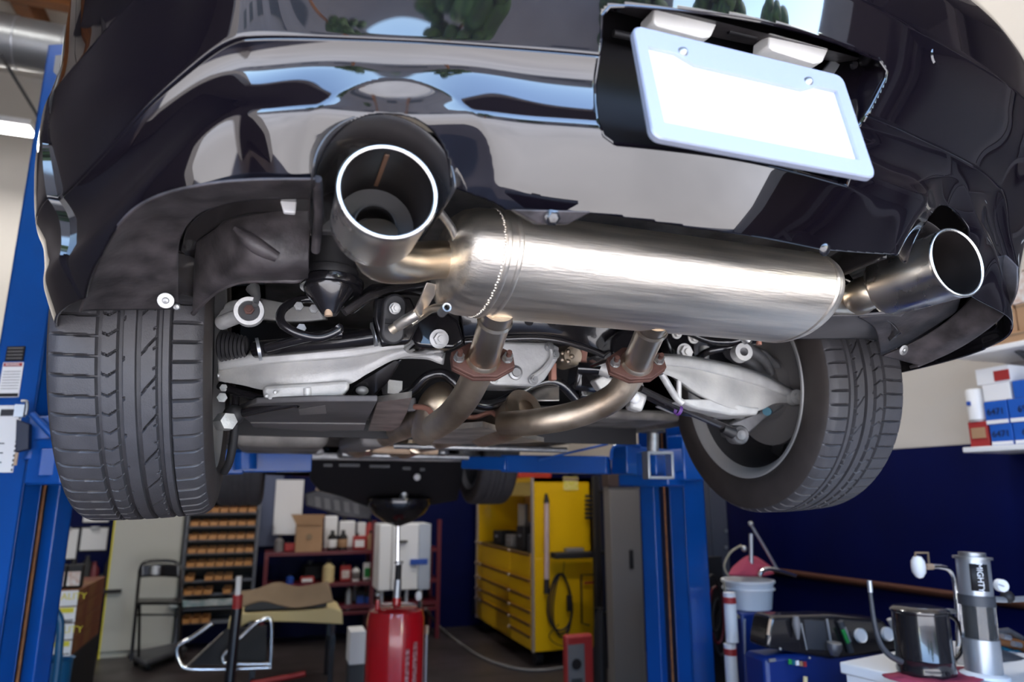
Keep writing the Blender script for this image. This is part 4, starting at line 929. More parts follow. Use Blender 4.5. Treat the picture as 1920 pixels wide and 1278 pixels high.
M().lathe(PY(1224, 808, 2.5), (0, 0, 1), [(0, -.006), (.05, -.006), (.05, .006), (0, .006)], 24).build('lift_pad', BLKR, t)
M().box((NR.x+.03, NR.y-.01, HZ+.16), (.22, .10, .22), .4).build('carriage_plate', LIFT, t, bevel=.008)
M().tube([PY(1010, 862, 3.1), PY(1060, 850, 3.1), PY(1140, 832, 3.1)], .006, 8).build('air_line', LIFT, t)
# ---------------------------------------------------------------- workshop behind
OPT = ray(960, 639).normalized()
def mpp(P): return (Vector(P)-Vector((0, 0, HZ))).dot(OPT)/F_      # metres per pixel there
def onfloor(px, py): return PZ(px, py, 0.0)
def fbox(nm, px0, px1, y, z0, z1, dep, m, parent=None, bev=.004, **k):
    a, b = PY(px0, 1100, y), PY(px1, 1100, y)
    return M().box(((a.x+b.x)/2, y+dep/2, (z0+z1)/2), (b.x-a.x, dep, z1-z0)).build(nm, m, parent, bevel=bev, **k)
def zy(px, py, y): return PY(px, py, y).z
def T(nm, P, label, cat, group=None): return thing(nm, P, label, cat, group)

# tall pale cabinet
y = 7.55; a, b = PY(200, 1100, y), PY(333, 1100, y)
t = T('metal_cabinet', (a.x, y, 0), 'tall pale cream metal cabinet behind the folding chair', 'cabinet')
CAB = mat('cabinet_cream', (.50, .50, .46), .5)
M().box(((a.x+b.x)/2, y+.2, 1.0), (b.x-a.x, .38, 2.0)).build('body', CAB, t, bevel=.006)
M().box(((a.x+b.x)/2, y, 1.02), (b.x-a.x-.02, .02, 1.92)).build('door', CAB, t, bevel=.004)
M().box((a.x+.005, y-.004, 1.0), (.012, .02, 2.0)).build('edge_trim', YELL, t)
# notice papers
for px0, px1, py0, py1, nm, lb in ((105, 142, 992, 1046, 'clipboard', 'white clipboard sheet hanging on the navy wall beside the blue post'), (155, 198, 990, 1030, 'clipboard', 'white clipboard sheet hanging left of the cream cabinet'), (160, 202, 956, 978, 'wall_notice', 'wide white notice above the clipboards, partly behind the tyre')):
    yy = 7.965; c = PY((px0+px1)/2, (py0+py1)/2, yy); w_ = (px1-px0)*mpp(c); h_ = (py1-py0)*mpp(c)
    t = T(nm, c, lb, nm.split('_')[-1], 'papers on the navy wall')
    M().box(c, (w_, .01, h_)).build('sheet', WHITEP, t)
    if nm == 'clipboard':
        M().box(c+Vector((0, .01, .0)), (w_+.02, .012, h_+.03)).build('board', BLACK, t)
        M().box(c+Vector((0, -.01, h_/2)), (w_*.35, .02, .03)).build('clip', ZINC, t, bevel=.004)
# dark clutter shelf under the notices
t = T('wall_shelf', PY(150, 1100, 7.6), 'narrow black wall shelf with dark clutter under the clipboards', 'shelf')
c0 = PY(150, 1106, 7.7)
M().box(c0, (.75, .4, .03)).build('board', BLACK, t)
for i, (px, w_, h_, m_) in enumerate(((158, .09, .30, BLACK), (171, .09, .24, MAROON), (196, .06, .28, BLACK), (184, .10, .12, DGREY))):
    c = PY(px, 1090, 7.6); z0 = c0.z+.015
    tag(M().lathe((c.x, 7.62+.03*i, z0), (0, 0, 1), [(0, 0), (w_/2, 0), (w_/2, h_*.75), (w_*.2, h_*.9), (w_*.2, h_), (0, h_)], 18).build('can', m_), ['tall black can on the dark wall shelf', 'maroon can on the dark wall shelf', 'slim black can at the end of the dark wall shelf', 'squat grey can on the dark wall shelf'][i], 'can')
# stacked oil cartons
y = 5.2; xr_ = PY(143, 1150, y).x; xl_ = PY(84, 1150, y).x; yd = PX(190, 1150, xr_).y
zt = zy(120, 1106, y); zb_ = zy(110, 1232, y); n = 4; h = (zt-zb_)/n
REDC = mat('red_brown_print', (.13, .02, .012), .6, col2=(.20, .09, .03), noise_scale=6)
base = T('pallet_box', ((xl_+xr_)/2, y+.3, 0), 'dark plinth carrying the stacked oil cartons', 'box')
M().box(((xl_+xr_)/2, (y+yd)/2, zb_/2), (xr_-xl_, yd-y, zb_)).build('crate', BLACK, base, bevel=.005)
names = ['lowest', 'second', 'third', 'topmost']
for k in range(n):
    t = T('oil_carton', ((xl_+xr_)/2, y+.2, zb_+h*k), f'white and yellow oil carton, {names[k]} of the stack beside the blue post', 'carton', 'stacked oil cartons by the left post')
    M().box(((xl_+xr_)/2, (y+yd)/2, zb_+h*(k+.5)), (xr_-xl_-.004, yd-y-.004, h-.004)).build('carton_body', REDC, t, bevel=.003)
    M().box(((xl_+xr_)/2, y, zb_+h*(k+.5)), (xr_-xl_-.006, .006, h-.008)).build('front_print', WHITEP, t)
    if k % 2 == 1:
        text('QUALITY', ((xl_+xr_)/2+.02, y-.005, zb_+h*(k+.6)), (1, 0, 0), (0, 0, 1), .055, YELL, t)
    else:
        M().box((xr_-.065, y-.004, zb_+h*(k+.78)), (.10, .004, .03)).build('yellow_flash', YELL, t)
        m = M()
        for q in range(14): m.box((xl_+.012+q*(xr_-xl_-.02)/14, y-.004, zb_+h*k+.014), (.006, .003, .02), 0, 0, .6)
        m.build('dark_stripes', BLACK, t)
for i, px in enumerate((112, 142)):
    c = PY(px, 1075, y+.12); z0 = zt
    t = T('oil_bottle', (c.x, y+.12, z0), ['black oil bottle with a pale label on the cartons, nearer the post', 'black oil bottle with a pale label on the cartons, nearer the cabinet'][i], 'bottle', 'oil bottles on the cartons')
    w_ = 26*mpp(c); hh = 50*mpp(c)
    M().box((c.x, y+.12, z0+hh*.42), (w_, .07, hh*.84)).build('bottle_body', BLACK, t, bevel=.012, bseg=3)
    M().cyl((c.x-.02, y+.12, z0+hh*.84), (c.x-.02, y+.12, z0+hh), .016, 14).build('cap', BLACK, t)
    M().box((c.x, y+.083, z0+hh*.34), (w_*.8, .004, hh*.5)).build('label_patch', mat('pale_print', (.55, .38, .32), .6, col2=(.75, .75, .75), noise_scale=40) if i == 0 else MT['pale_print'], t)
# blue hand truck and bin
BL2 = mat('teal_blue', (.008, .09, .22), .35)
y = 4.3
t = T('hand_truck', PY(95, 1278, y), 'blue tubular hand truck handle beside the left post', 'hand truck')
yy = y; f0 = PY(103, 1278, yy)
M().tube([Vector((PY(84, 1146, yy).x-.12, yy, PY(84, 1144, yy).z)), PY(95, 1144, yy), PY(107, 1150, yy), PY(113, 1168, yy), PY(111, 1210, yy), PY(104, 1278, yy), Vector((PY(100, 1278, yy).x, yy, .03))], .019, 14, n=30).build('handle', BL2, t)
M().box((PY(90, 1278, yy).x-.03, yy-.1, .02), (.3, .28, .02)).build('foot_plate', BL2, t)
c = PY(108, 1236, 4.6); r = 26*mpp(c)
t = T('waste_bin', (c.x, 4.6, 0), 'round blue waste bin under the oil cartons', 'bin')
M().lathe((c.x, 4.6, 0), (0, 0, 1), [(0, .01), (r*.8, 0), (r, c.z), (r+.008, c.z+.006), (r*.96, c.z), (r*.76, .03), (0, .03)], 36).build('bin_shell', BL2, t)

# folding chair
y = 7.0
t = T('folding_chair', PY(295, 1240, y), 'black folding chair in front of the cream cabinet', 'chair')
def bp(px, py, yy): return PY(px, py, yy)
for s, (a0, a1) in enumerate((((262, 1068), (246, 1238)), ((338, 1068), (332, 1238)))):
    M().tube([bp(a0[0], a0[1], 6.95), bp(a1[0], a1[1], 6.75)], .014, 12).build('leg', BLKM, t)
M().tube([bp(262, 1070, 6.95), bp(268, 1056, 6.95), bp(285, 1051, 6.95), bp(318, 1051, 6.95), bp(334, 1056, 6.95), bp(338, 1070, 6.95)], .014, 12, n=20).build('top_frame', BLKM, t)
M().patch([[bp(264, 1058, 6.93), bp(300, 1056, 6.97), bp(336, 1058, 6.93)], [bp(263, 1082, 6.93), bp(300, 1080, 6.97), bp(337, 1082, 6.93)]], 12, 6).build('backrest', BLKM, t, solid=.01)
M().prism([bp(258, 1120, 6.85), bp(336, 1120, 6.85), bp(340, 1128, 6.75), bp(254, 1128, 6.75)], (0, .03, -.03)).build('seat', BLKM, t, bevel=.006)
M().tube([bp(256, 1152, 6.9), bp(334, 1152, 6.9)], .009, 10).build('stretcher', BLKM, t)
for q in ((262, 1094), (340, 1094)):
    M().tube([bp(q[0], 1125, 6.85), bp(q[0]-2, 1235, 7.05)], .012, 10).build('leg', BLKM, t)
t = T('creeper', (PY(285, 1232, 6.3).x, 6.3, 0), 'dark mechanic creeper lying on the floor before the chair', 'creeper')
M().prism([onfloor(235, 1245)+Vector((0, 0, .05)), onfloor(330, 1224)+Vector((0, 0, .05)), onfloor(350, 1234)+Vector((0, 0, .05)), onfloor(270, 1264)+Vector((0, 0, .05))], (0, 0, .05)).build('bed', DGREY, t, bevel=.02)
for q in ((255, 1246), (322, 1230), (338, 1236), (278, 1256)):
    c = onfloor(*q); M().cyl((c.x-.02, c.y, .028), (c.x+.02, c.y, .028), .028, 12).build('caster', BLACK, t)

# small parts rack with amber bins
y = 7.55; zt = zy(420, 936, y); xl_, xr_ = PY(350, 1000, y).x, PY(486, 950, y).x; zb_ = zy(350, 1166, y)
t = T('parts_rack', ((xl_+xr_)/2, y, 0), 'grey steel small parts rack filled with amber bins', 'rack')
RK = mat('rack_grey', (.14, .15, .18), .5)
rows = 9; dz_ = (zt-zb_)/rows
for x in (xl_, xr_): M().box((x, y+.12, (zt+zb_-.1)/2), (.03, .3, zt-zb_+.1)).build('upright', RK, t)
for x in (xl_, xr_): M().box((x, y+.12, (zb_-.1)/2), (.03, .3, zb_-.1)).build('leg', RK, t)
for k in range(rows+1): M().box(((xl_+xr_)/2, y+.12, zb_+k*dz_-.01), (xr_-xl_, .30, .022)).build('shelf_board', RK, t)
M().box(((xl_+xr_)/2, y+.27, (zt+zb_)/2), (xr_-xl_, .01, zt-zb_)).build('back_panel', BLACK, t)
bw = (xr_-xl_-.05)/7
m0 = M(); hh = dz_*.32
def bin_mesh():
    q = M(); w2 = bw*.40
    q.box((0, .0, hh/2), (bw*.80, .006, hh)); q.box((-w2, .09, hh*.6), (.005, .18, hh*1.2)); q.box((w2, .09, hh*.6), (.005, .18, hh*1.2)); q.box((0, .09, .004), (bw*.80, .18, .006)); q.box((0, .18, hh*.7), (bw*.80, .005, hh*1.4))
    return q
row_n = ['bottom', 'second', 'third', 'fourth', 'fifth', 'sixth', 'seventh', 'eighth', 'top']
proto = None
for k in range(rows):
    if k == 1: continue
    for j in range(7):
        if (k, j) in ((0, 5), (0, 6), (0, 3), (2, 3), (2, 5), (2, 6), (3, 1), (3, 5), (3, 6), (0, 4)): continue
        L_ = Vector((xl_+.03+bw*(j+.5), y-.02, zb_+k*dz_+.004))
        if proto is None:
            proto = bin_mesh().build('parts_bin', ORANGE); proto.location = L_; o = proto
            off = Vector(proto.data.vertices[0].co)
        else: o = proto.copy(); C.objects.link(o); o.location = L_
        tag(o, f'amber plastic parts bin, place {["one","two","three","four","five","six","seven"][j]} along the {row_n[k]} rack shelf', 'bin', 'amber bins on the parts rack')
tag(M().box(((xl_+xr_)/2-.1, y+.02, zb_+dz_*1.35), (.62, .16, dz_*.5)).build('clear_tray', mat('pale_teal', (.25, .40, .42), .4, col2=(.6, .62, .62), noise_scale=14), bevel=.01), 'long pale teal tray of small parts low on the rack', 'tray')

# maroon shelving with stock
y = 7.45; xl_ = PY(497, 1030, y).x; xm = PY(700, 1030, y).x; xr_ = PY(826, 1030, y).x
t = T('shelving_unit', ((xl_+xr_)/2, y, 0), 'maroon steel shelving along the back wall', 'shelving')
ZS = [zy(600, 1034, y), zy(650, 1092, y), zy(650, 1146, y)]
for z in ZS: M().box(((xl_+xr_)/2, y+.2, z-.015), (xr_-xl_, .42, .035)).build('shelf_board', MAROON, t, bevel=.003)
M().box(((xl_+xr_)/2, y+.2, .35), (xr_-xl_, .42, .035)).build('shelf_board', MAROON, t)
for x in (xl_+.02, xm, xr_-.02):
    M().box((x, y+.0, (ZS[0]+.3 if x != xl_+.02 else ZS[0])/2), (.04, .04, ZS[0]+.3 if x != xl_+.02 else ZS[0])).build('upright', MAROON, t)
    M().box((x, y+.4, ZS[0]/2), (.04, .04, ZS[0])).build('upright', MAROON, t)
def jug(nm, px, zs_, w_, hh, m_, label, cat, grp=None, lab_m=None, yy=None, shape='bottle'):
    yy = yy or y+.1; c = PY(px, 1050, yy); w_ *= mpp(c); hh *= mpp(c); z0 = zs_+.003
    t = T(nm, (c.x, yy, z0), label, cat, grp)
    if shape == 'bottle':
        M().lathe((c.x, yy, z0), (0, 0, 1), [(0, 0), (w_/2, 0), (w_/2, hh*.68), (w_*.2, hh*.84), (w_*.18, hh*.88)], 20).build('bottle_body', m_, t)
        M().cyl((c.x, yy, z0+hh*.86), (c.x, yy, z0+hh), w_*.22, 14).build('cap', BLACK if m_ is not BLACK else DGREY, t)
        if lab_m: M().lathe((c.x, yy, z0), (0, 0, 1), [(w_/2+.001, hh*.15), (w_/2+.002, hh*.16), (w_/2+.002, hh*.55), (w_/2+.001, hh*.56)], 20).build('label_patch', lab_m, t)
    else:
        M().box((c.x, yy, z0+hh*.42), (w_, w_*.5, hh*.84)).build('jug_body', m_, t, bevel=w_*.12, bseg=3)
        M().cyl((c.x-w_*.2, yy, z0+hh*.82), (c.x-w_*.2, yy, z0+hh), w_*.14, 14).build('cap', BLACK if m_ is not BLACK else DGREY, t)
        if lab_m: M().box((c.x, yy-w_*.255, z0+hh*.38), (w_*.72, .004, hh*.42)).build('label_patch', lab_m, t)
zt0, zt1, zt2 = ZS
yb = y+.12; c = PY(579, 1000, yb); w_ = 56*mpp(c)
t = T('cardboard_box', (c.x, yb, zt0), 'brown cardboard box with open flaps on the top maroon shelf', 'box')
hh = zy(579, 976, yb)-zt0
M().box((c.x, yb, zt0+hh/2), (w_*.84, .26, hh)).build('carton_body', CARD, t, bevel=.004)
M().prism([PY(546, 964, yb-.15), PY(610, 964, yb-.15), PY(602, 984, yb-.14), PY(556, 984, yb-.14)], (0, .01, 0)).build('flap', CARD, t)
M().lathe((c.x, yb-.135, zt0+hh*.5), (0, -1, 0), [(0, .002), (.03, .002), (.03, 0)], 18).build('printed_mark', CARDD, t)
jug('white_bottle', 617, zt0, 24, 72, WHITE, 'tall white bottle beside the open cardboard box', 'bottle', yy=y+.3, shape='jug')
jug('white_bottle', 648, zt0, 30, 60, WHITE, 'wide white jug behind the dark bottles on the top shelf', 'jug', yy=y+.3, shape='jug')
jug('white_bottle', 675, zt0, 16, 56, WHITE, 'narrow white bottle beside the red can', 'bottle', yy=y+.3, shape='jug')
jug('dark_bottle', 621, zt0, 17, 36, BLACK, 'dark bottle with white label right of the cardboard box', 'bottle', lab_m=WHITEP)
jug('dark_bottle', 641, zt0, 17, 36, BLACK, 'dark bottle with beige label on the top shelf', 'bottle', lab_m=CARD)
jug('red_can', 672, zt0, 24, 30, REDD, 'red can with white disc on the top shelf', 'can', lab_m=WHITEP, shape='jug')
jug('red_can', 690, zt0, 16, 54, REDD, 'tall red bottle at the end of the top shelf', 'bottle', yy=y+.3)
jug('spray_can', 693, zt0, 12, 34, CARD, 'beige spray can beside the upright of the top shelf', 'can')
jug('glass_jar', 521, zt0, 17, 30, MGREY, 'grey glass jar at the near end of the top shelf', 'jar')
jug('rag_bundle', 543, zt0, 22, 18, REDD, 'small red bundle left of the cardboard box', 'bundle', shape='jug')
jug('red_jug', 649, zt1, 20, 34, REDD, 'red plastic jug on the middle shelf', 'jug', lab_m=MT['pale_print'], shape='jug')
jug('white_tub', 668, zt1, 15, 28, WHITE, 'white bottle with grey label on the middle shelf', 'bottle', lab_m=MGREY)
jug('green_bottle', 690, zt1, 17, 38, WHITE, 'bottle with a bright green label on the middle shelf', 'bottle', lab_m=GREEN, shape='jug')
jug('funnel', 617, zt1, 22, 40, MT['cream_board'], 'cream funnel standing on the middle shelf', 'funnel')
jug('red_case', 578, zt1, 26, 14, REDD, 'low red case on the middle shelf', 'case', lab_m=WHITEP, shape='jug')
jug('blue_can', 546, zt1, 14, 16, BLUEL, 'small blue can on the middle shelf', 'can')
jug('dark_tool_case', 590, zt1, 40, 34, BLACK, 'dark tool case at the back of the middle shelf', 'case', yy=y+.32, shape='jug')
jug('grey_cylinder', 657, zt2, 13, 46, SILVER, 'slim grey cylinder on the lower shelf', 'cylinder')
jug('dark_jug', 678, zt2, 18, 40, BLACK, 'black jug with blue label on the lower shelf', 'jug', lab_m=BLUEL, shape='jug')
jug('dark_jug', 694, zt2, 13, 38, BLACK, 'narrow black jug beside the blue labelled one', 'jug', lab_m=BLUEL)
jug('dark_jug', 668, zt2, 9, 44, SILVER, 'thin silver can between jug and cylinder on the lower shelf', 'can', yy=y+.3)
# big white posters / panel on the back wall
c = PY(541, 950, 7.9)
t = T('wall_calendar', c, 'large white framed sheet on the back wall above the maroon shelf', 'poster')
M().box(c, (50*mpp(c), .02, 100*mpp(c))).build('sheet', WHITEP, t)
c2 = PY(498, 935, 7.93); M().box(c2, (60*mpp(c2), .02, 170*mpp(c2))).build('wall_panel', mat('slate_blue', (.10, .12, .20), .6), None, 'slate blue wall panel beside the white sheet', cat='panel')
c = PY(530, 985, 7.8); M().prism([PY(514, 1000, 7.8), PY(517, 975, 7.8), PY(540, 962, 7.8), PY(556, 990, 7.8), PY(548, 1002, 7.8)], (0, .02, 0)).build('crumpled_bag', WHITE, None, 'crumpled white bag beside the open cardboard box', cat='bag')
# pallet of folded brown card on a cream bench
y = 5.9
t = T('work_bench', (PY(550, 1160, y).x, y, 0), 'low bench with a cream board top', 'bench')
a, b = PY(455, 1150, y), PY(641, 1150, y); zt_ = zy(550, 1143, y); zb2 = zy(550, 1168, y)
M().prism([PY(452, 1150, y), PY(625, 1140, y), PY(642, 1146, y), PY(643, 1170, y), PY(560, 1166, y), PY(470, 1164, y), PY(440, 1182, y), PY(426, 1182, y), PY(430, 1160, y)], (0, .5, 0)).build('board', CREAM, t, bevel=.006)
for x in (a.x+.1, b.x-.06):
    for yy in (y+.06, y+.44): M().box((x, yy, zb2/2), (.04, .04, zb2)).build('leg', BLKM, t)
tag(M().patch([[PY(440, 1110, y+.1), PY(480, 1105, y+.1), PY(520, 1092, y+.1), PY(560, 1100, y+.1), PY(615, 1090, y+.1)], [PY(445, 1125, y+.05), PY(480, 1118, y+.05), PY(515, 1112, y+.05), PY(560, 1125, y+.05), PY(620, 1105, y+.05)], [PY(455, 1138, y), PY(490, 1128, y), PY(525, 1135, y), PY(560, 1140, y), PY(625, 1128, y)]], 30, 14).build('brown_paper', CARDD, solid=.01), 'folded brown card lying on the cream bench', 'card')
tag(M().box(((PY(540, 1100, y).x), y+.25, zt_+.04), (.62, .36, .09)).build('grey_case', DGREY, bevel=.01), 'flat dark grey case under the brown card', 'case')
# chrome hoop frames on the floor
t = T('chrome_frame', (PY(420, 1240, 5.6).x, 5.6, 0), 'pair of bent chrome tube frames leaning before the cream bench', 'frame')
M().tube([PY(398, 1168, 5.6), PY(360, 1195, 5.6), PY(333, 1212, 5.6), PY(336, 1238, 5.6), PY(352, 1253, 5.6), PY(420, 1254, 5.6), PY(508, 1251, 5.6)], .016, 12, n=40).build('outer_hoop', CHROME, t)
M().tube([PY(507, 1250, 5.55), PY(508, 1165, 5.55), PY(490, 1163, 5.55), PY(475, 1172, 5.55), PY(424, 1222, 5.55), PY(418, 1236, 5.55), PY(430, 1244, 5.55), PY(508, 1244, 5.55)], .014, 12, n=60).build('inner_hoop', CHROME, t)
M().tube([PY(350, 1250, 5.6), PY(420, 1185, 5.6)], .008, 8).build('cross_rod', CHROME, t)
M().prism([PY(352, 1246, 5.62), PY(424, 1180, 5.62), PY(500, 1172, 5.62), PY(500, 1240, 5.62), PY(430, 1248, 5.62)], (0, .03, 0)).build('dark_panel', BLACK, t)
t = T('jack_pole', (PY(440, 1278, 4.9).x, 4.9, 0), 'upright black pole with red and white top', 'pole')
xx = PY(441, 1200, 4.9).x; x2 = PY(448, 1085, 4.9).x
P_ = lambda py: Vector((lerp(xx, x2, (1200-py)/115), 4.9, zy(445, py, 4.9)))
M().cyl(Vector((xx-.02, 4.9, 0)), P_(1140), .033, 20).build('pole', BLKM, t)
M().cyl(P_(1140), P_(1115), .030, 20).build('red_sleeve', REDD, t)
M().cyl(P_(1115), P_(1080), .018, 16).build('white_rod', WHITE, t)
t = T('floor_jack_handle', PZ(520, 1268, .1), 'red jack handle lying on the floor', 'handle')
M().tube([PZ(470, 1282, .08), PZ(545, 1268, .08), PZ(573, 1262, .1)], .022, 14).build('handle', REDD, t)
# white freezer like cabinet behind the drain tank
y = 6.6
t = T('white_cabinet', (PY(757, 1100, y).x, y, 0), 'white enamel cabinet on thin legs behind the red drain tank', 'cabinet')
z1, z0 = zy(757, 982, y), zy(757, 1106, y)
fbox('body', 733, 806, y, z0, z1, .35, WHITE, t, bev=.01)
fbox('side_door', 708, 732, y-.01, z0, z1, .35, WHITE, t, bev=.012)
fbox('grey_side', 783, 806, y-.012, z0, z1, .02, SILVER, t)
fbox('blue_badge', 768, 801, y-.03, zy(785, 1058, y), zy(785, 1047, y), .02, BLUEL, t)
c = PY(754, 1015, y-.02); M().box(c, (.10, .02, .02)).build('handle', BLACK, t)
for px in (716, 762, 788):
    c = PY(px, 1110, y+.05); M().cyl((c.x, y+.05, 0), (c.x, y+.05, z0), .02, 12).build('leg', SILVER, t)
t = T('white_carton', (PY(675, 1240, 5.6).x, 5.6, 0), 'small white box on the floor left of the red tank', 'box')
c = PY(675, 1245, 5.6)
fbox('carton_body', 661, 690, 5.6, max(.0, c.z), zy(675, 1183, 5.6), .22, WHITEP, t)
if c.z > .02: fbox('plinth', 662, 690, 5.62, 0, c.z, .2, DGREY, t)
# oil drain tank
y = 4.45; cx = PY(741, 1200, y).x; cz = zy(741, 1152, y); r = 54*mpp(PY(741, 1200, y))
t = T('oil_drain_tank', (cx, y, 0), 'red oil drain tank with a black bowl on a chrome pole', 'drain tank')
M().lathe((cx, y, 0), (0, 0, 1), [(0, .12), (r*.9, .12), (r, .16), (r, cz-.02), (r*.93, cz+.03), (r*.7, cz+.055), (r*.2, cz+.06), (0, cz+.06)], 48).build('tank', RED, t)
for k in range(3):
    a = 2.1*k+.5; M().cyl((cx+r*.8*math.cos(a)-.02, y+r*.8*math.sin(a), .05), (cx+r*.8*math.cos(a)+.02, y+r*.8*math.sin(a), .05), .05, 16).build('caster', BLACK, t)
    M().cyl((cx+r*.8*math.cos(a), y+r*.8*math.sin(a), .05), (cx+r*.8*math.cos(a), y+r*.8*math.sin(a), .13), .012, 8).build('caster_stem', ZINC, t)
zb_ = zy(748, 986, y); x2 = PY(746, 1000, y).x
M().cyl((cx+.005, y, cz+.05), (x2, y, zb_), .011, 16).build('pole', CHROME, t)
M().cyl((cx+.0, y, cz+.05), (cx+.003, y, zy(741, 1120, y)), .026, 16).build('red_socket', RED, t)
M().cyl((cx, y, zy(741, 1120, y)), (cx+.004, y, zy(742, 1086, y)), .024, 16).build('collar', SILVER, t)
M().cyl((cx+.004, y, zy(742, 1086, y)), (cx+.006, y, zy(743, 1058, y)), .02, 16).build('sleeve', BLACK, t)
M().lathe((cx+.006, y, zy(743, 1056, y)), (0, 0, 1), [(0, 0), (.028, 0), (.028, .012), (0, .012)], 12).build('height_ring', ZINC, t)
rb = 58*mpp(PY(748, 955, y))
M().lathe((x2, y, zb_), (0, 0, 1), [(.015, 0), (rb*.5, .03), (rb*.85, .08), (rb, .13), (rb, .16), (rb*1.03, .165), (rb*1.03, .17), (rb*.97, .165), (rb*.8, .09), (0, .03)], 48).build('bowl', BLKM, t)
M().cyl((x2+.03, y-.0, zb_+.13), (x2+.03, y, zb_+.24), .03, 20).build('strainer', SILVER, t)
M().tube([(cx+r*.75, y-.05, cz+.02), (cx+r*.75, y-.05, cz+.08)], .01, 10).build('valve_stem', BLACK, t)
M().ball((cx+r*.72, y-.05, cz+.11), .022, (1, 1, 1.4)).build('valve_cap', WHITE, t)
M().cyl((cx-r*.7, y-.05, cz), (cx-r*.7, y-.05, cz+.10), .014, 12).build('inlet_stub', RED, t)
M().ball((cx-r*.7, y-.05, cz+.13), .02).build('inlet_valve', ZINC, t)
M().tube([(cx+r+.015, y-.02, cz-.09), (cx+r+.015, y-.02, .28)], .007, 8).build('level_tube', SILVER, t)
M().cyl((cx+r+.015, y-.02, cz-.12), (cx+r+.015, y-.02, cz-.07), .012, 10).build('level_fitting', TAN, t)
M().cyl((cx+r+.015, y-.02, .28), (cx+r+.015, y-.02, .33), .012, 10).build('level_fitting', ZINC, t)
for k, (dx, w_, h_) in enumerate(((.045, .022, .34), (.095, .03, .40))):
    a = math.asin(min(.9, (dx)/r)); M().box((cx+dx, y-r*math.cos(a)-.001, .42), (w_, .004, h_), -a*-1).build('warning_strip', mat('tank_print', (.25, .02, .02), .5, col2=(.6, .35, .35), noise_scale=60) if k == 0 else MT['tank_print'], t)
# floor hose
pts = [PZ(798, 1140, .35), PZ(820, 1170, .05), PZ(850, 1196, .012), PZ(900, 1230, .012), PZ(960, 1251, .012), PZ(1010, 1256, .012), PZ(1060, 1250, .012), PZ(1090, 1240, .012)]
tag(M().tube(pts, .012, 10, n=60).build('floor_hose', MGREY), 'grey air hose curving across the floor before the yellow tool chest', 'hose')
# ---------------------------------------------------------------- yellow tool chest
X0_, Y0_, Y1_ = 2.245, 5.95, 7.75; X1_ = 2.83
zr = PY(1006, 895, Y0_).z
t = T('tool_chest', (X0_, Y0_, 0), 'tall yellow tool chest with drawers and an open hutch', 'tool chest')
zc_ = PX(998, 1046, X0_).z; zb_ = .13
TR_ = mat('trim_alu', (.62, .52, .45), .35, .6)
M().box(((X0_+X1_)/2, (Y0_+Y1_)/2, (zb_+zc_)/2), (X1_-X0_, Y1_-Y0_, zc_-zb_)).build('cabinet', YEL, t, bevel=.006)
M().box(((X0_+X1_)/2, Y0_+.012, (zc_+zr)/2), (X1_-X0_, .024, zr-zc_)).build('hutch_side', YEL, t)
M().box(((X0_+X1_)/2, Y1_-.012, (zc_+zr)/2), (X1_-X0_, .024, zr-zc_)).build('hutch_side', YEL, t)
M().box((X1_-.012, (Y0_+Y1_)/2, (zc_+zr)/2), (.024, Y1_-Y0_, zr-zc_)).build('hutch_back', YEL, t)
M().box(((X0_+X1_)/2, (Y0_+Y1_)/2, zr-.02), (X1_-X0_, Y1_-Y0_, .04)).build('hutch_top', YEL, t)
M().box((X0_+.02, (Y0_+Y1_)/2, zr-.10), (.03, Y1_-Y0_-.05, .13)).build('hutch_door_rail', mat('worn_yellow', (.45, .32, .08), .5), t)
M().box(((X0_+X1_)/2, (Y0_+Y1_)/2, zc_+.012), (X1_-X0_-.02, Y1_-Y0_-.05, .03)).build('worktop_mat', BLACK, t)
for yy in (Y0_, Y1_): M().box((X0_-.006, yy+(.0 if yy == Y0_ else -.02), (zb_+zr)/2), (.018, .035, zr-zb_)).build('corner_trim', TR_, t)
zh = [PX(998, q, X0_).z for q in (1036, 1085, 1117, 1144, 1168, 1190)]+[zb_+.03]
ysp = [Y0_+.03, PX(958, 1080, X0_).y, PX(903, 1080, X0_).y, Y1_-.03]
for k in range(6):
    for j in range(3):
        za, zb2 = zh[k]-.008, zh[k+1]+.008
        if k == 5 and j > 0: continue
        if k == 4 and j > 0: zb2 = zb_+.03
        d = M().box((X0_-.004, (ysp[j]+ysp[j+1])/2, (za+zb2)/2), (.016, ysp[j+1]-ysp[j]-.012, za-zb2-.006)).build('drawer', YEL, t, bevel=.003)
        M().box((X0_-.02, (ysp[j]+ysp[j+1])/2, za-.012), (.02, ysp[j+1]-ysp[j]-.03, .018)).build('drawer_pull', TR_ if 0 else mat('pull_bronze', (.22, .12, .06), .4, .6) if 'pull_bronze' not in MT else MT['pull_bronze'], d)
        M().ball((X0_-.03, ysp[j+1]-.03, za-.012), .013).build('pull_end', TR_, d)
for x in (X0_+.08, X1_-.08):
    for yy in (Y0_+.12, Y1_-.12): M().cyl((x-.03, yy, .065), (x+.03, yy, .065), .064, 18).build('caster', BLACK, t)
M().prism([PX(885, 1150, X0_-.016), PX(892, 1150, X0_-.016), PX(889, 1116, X0_-.016)], (.004, 0, 0)).build('black_emblem', BLACK, t)
yb_ = Y0_-.004
def side(px, py): return PY(px, py, yb_)
c = side(1070, 906); M().box(c, (30*mpp(c), .004, 24*mpp(c))).build('sticker', mat('lime_yellow', (.70, .62, .05), .5, col2=(.85, .7, .3), noise_scale=40), t)
c = side(1070, 898); M().box(c-Vector((0, .002, 0)), (30*mpp(c), .004, 6*mpp(c))).build('sticker_band', CARDD, t)
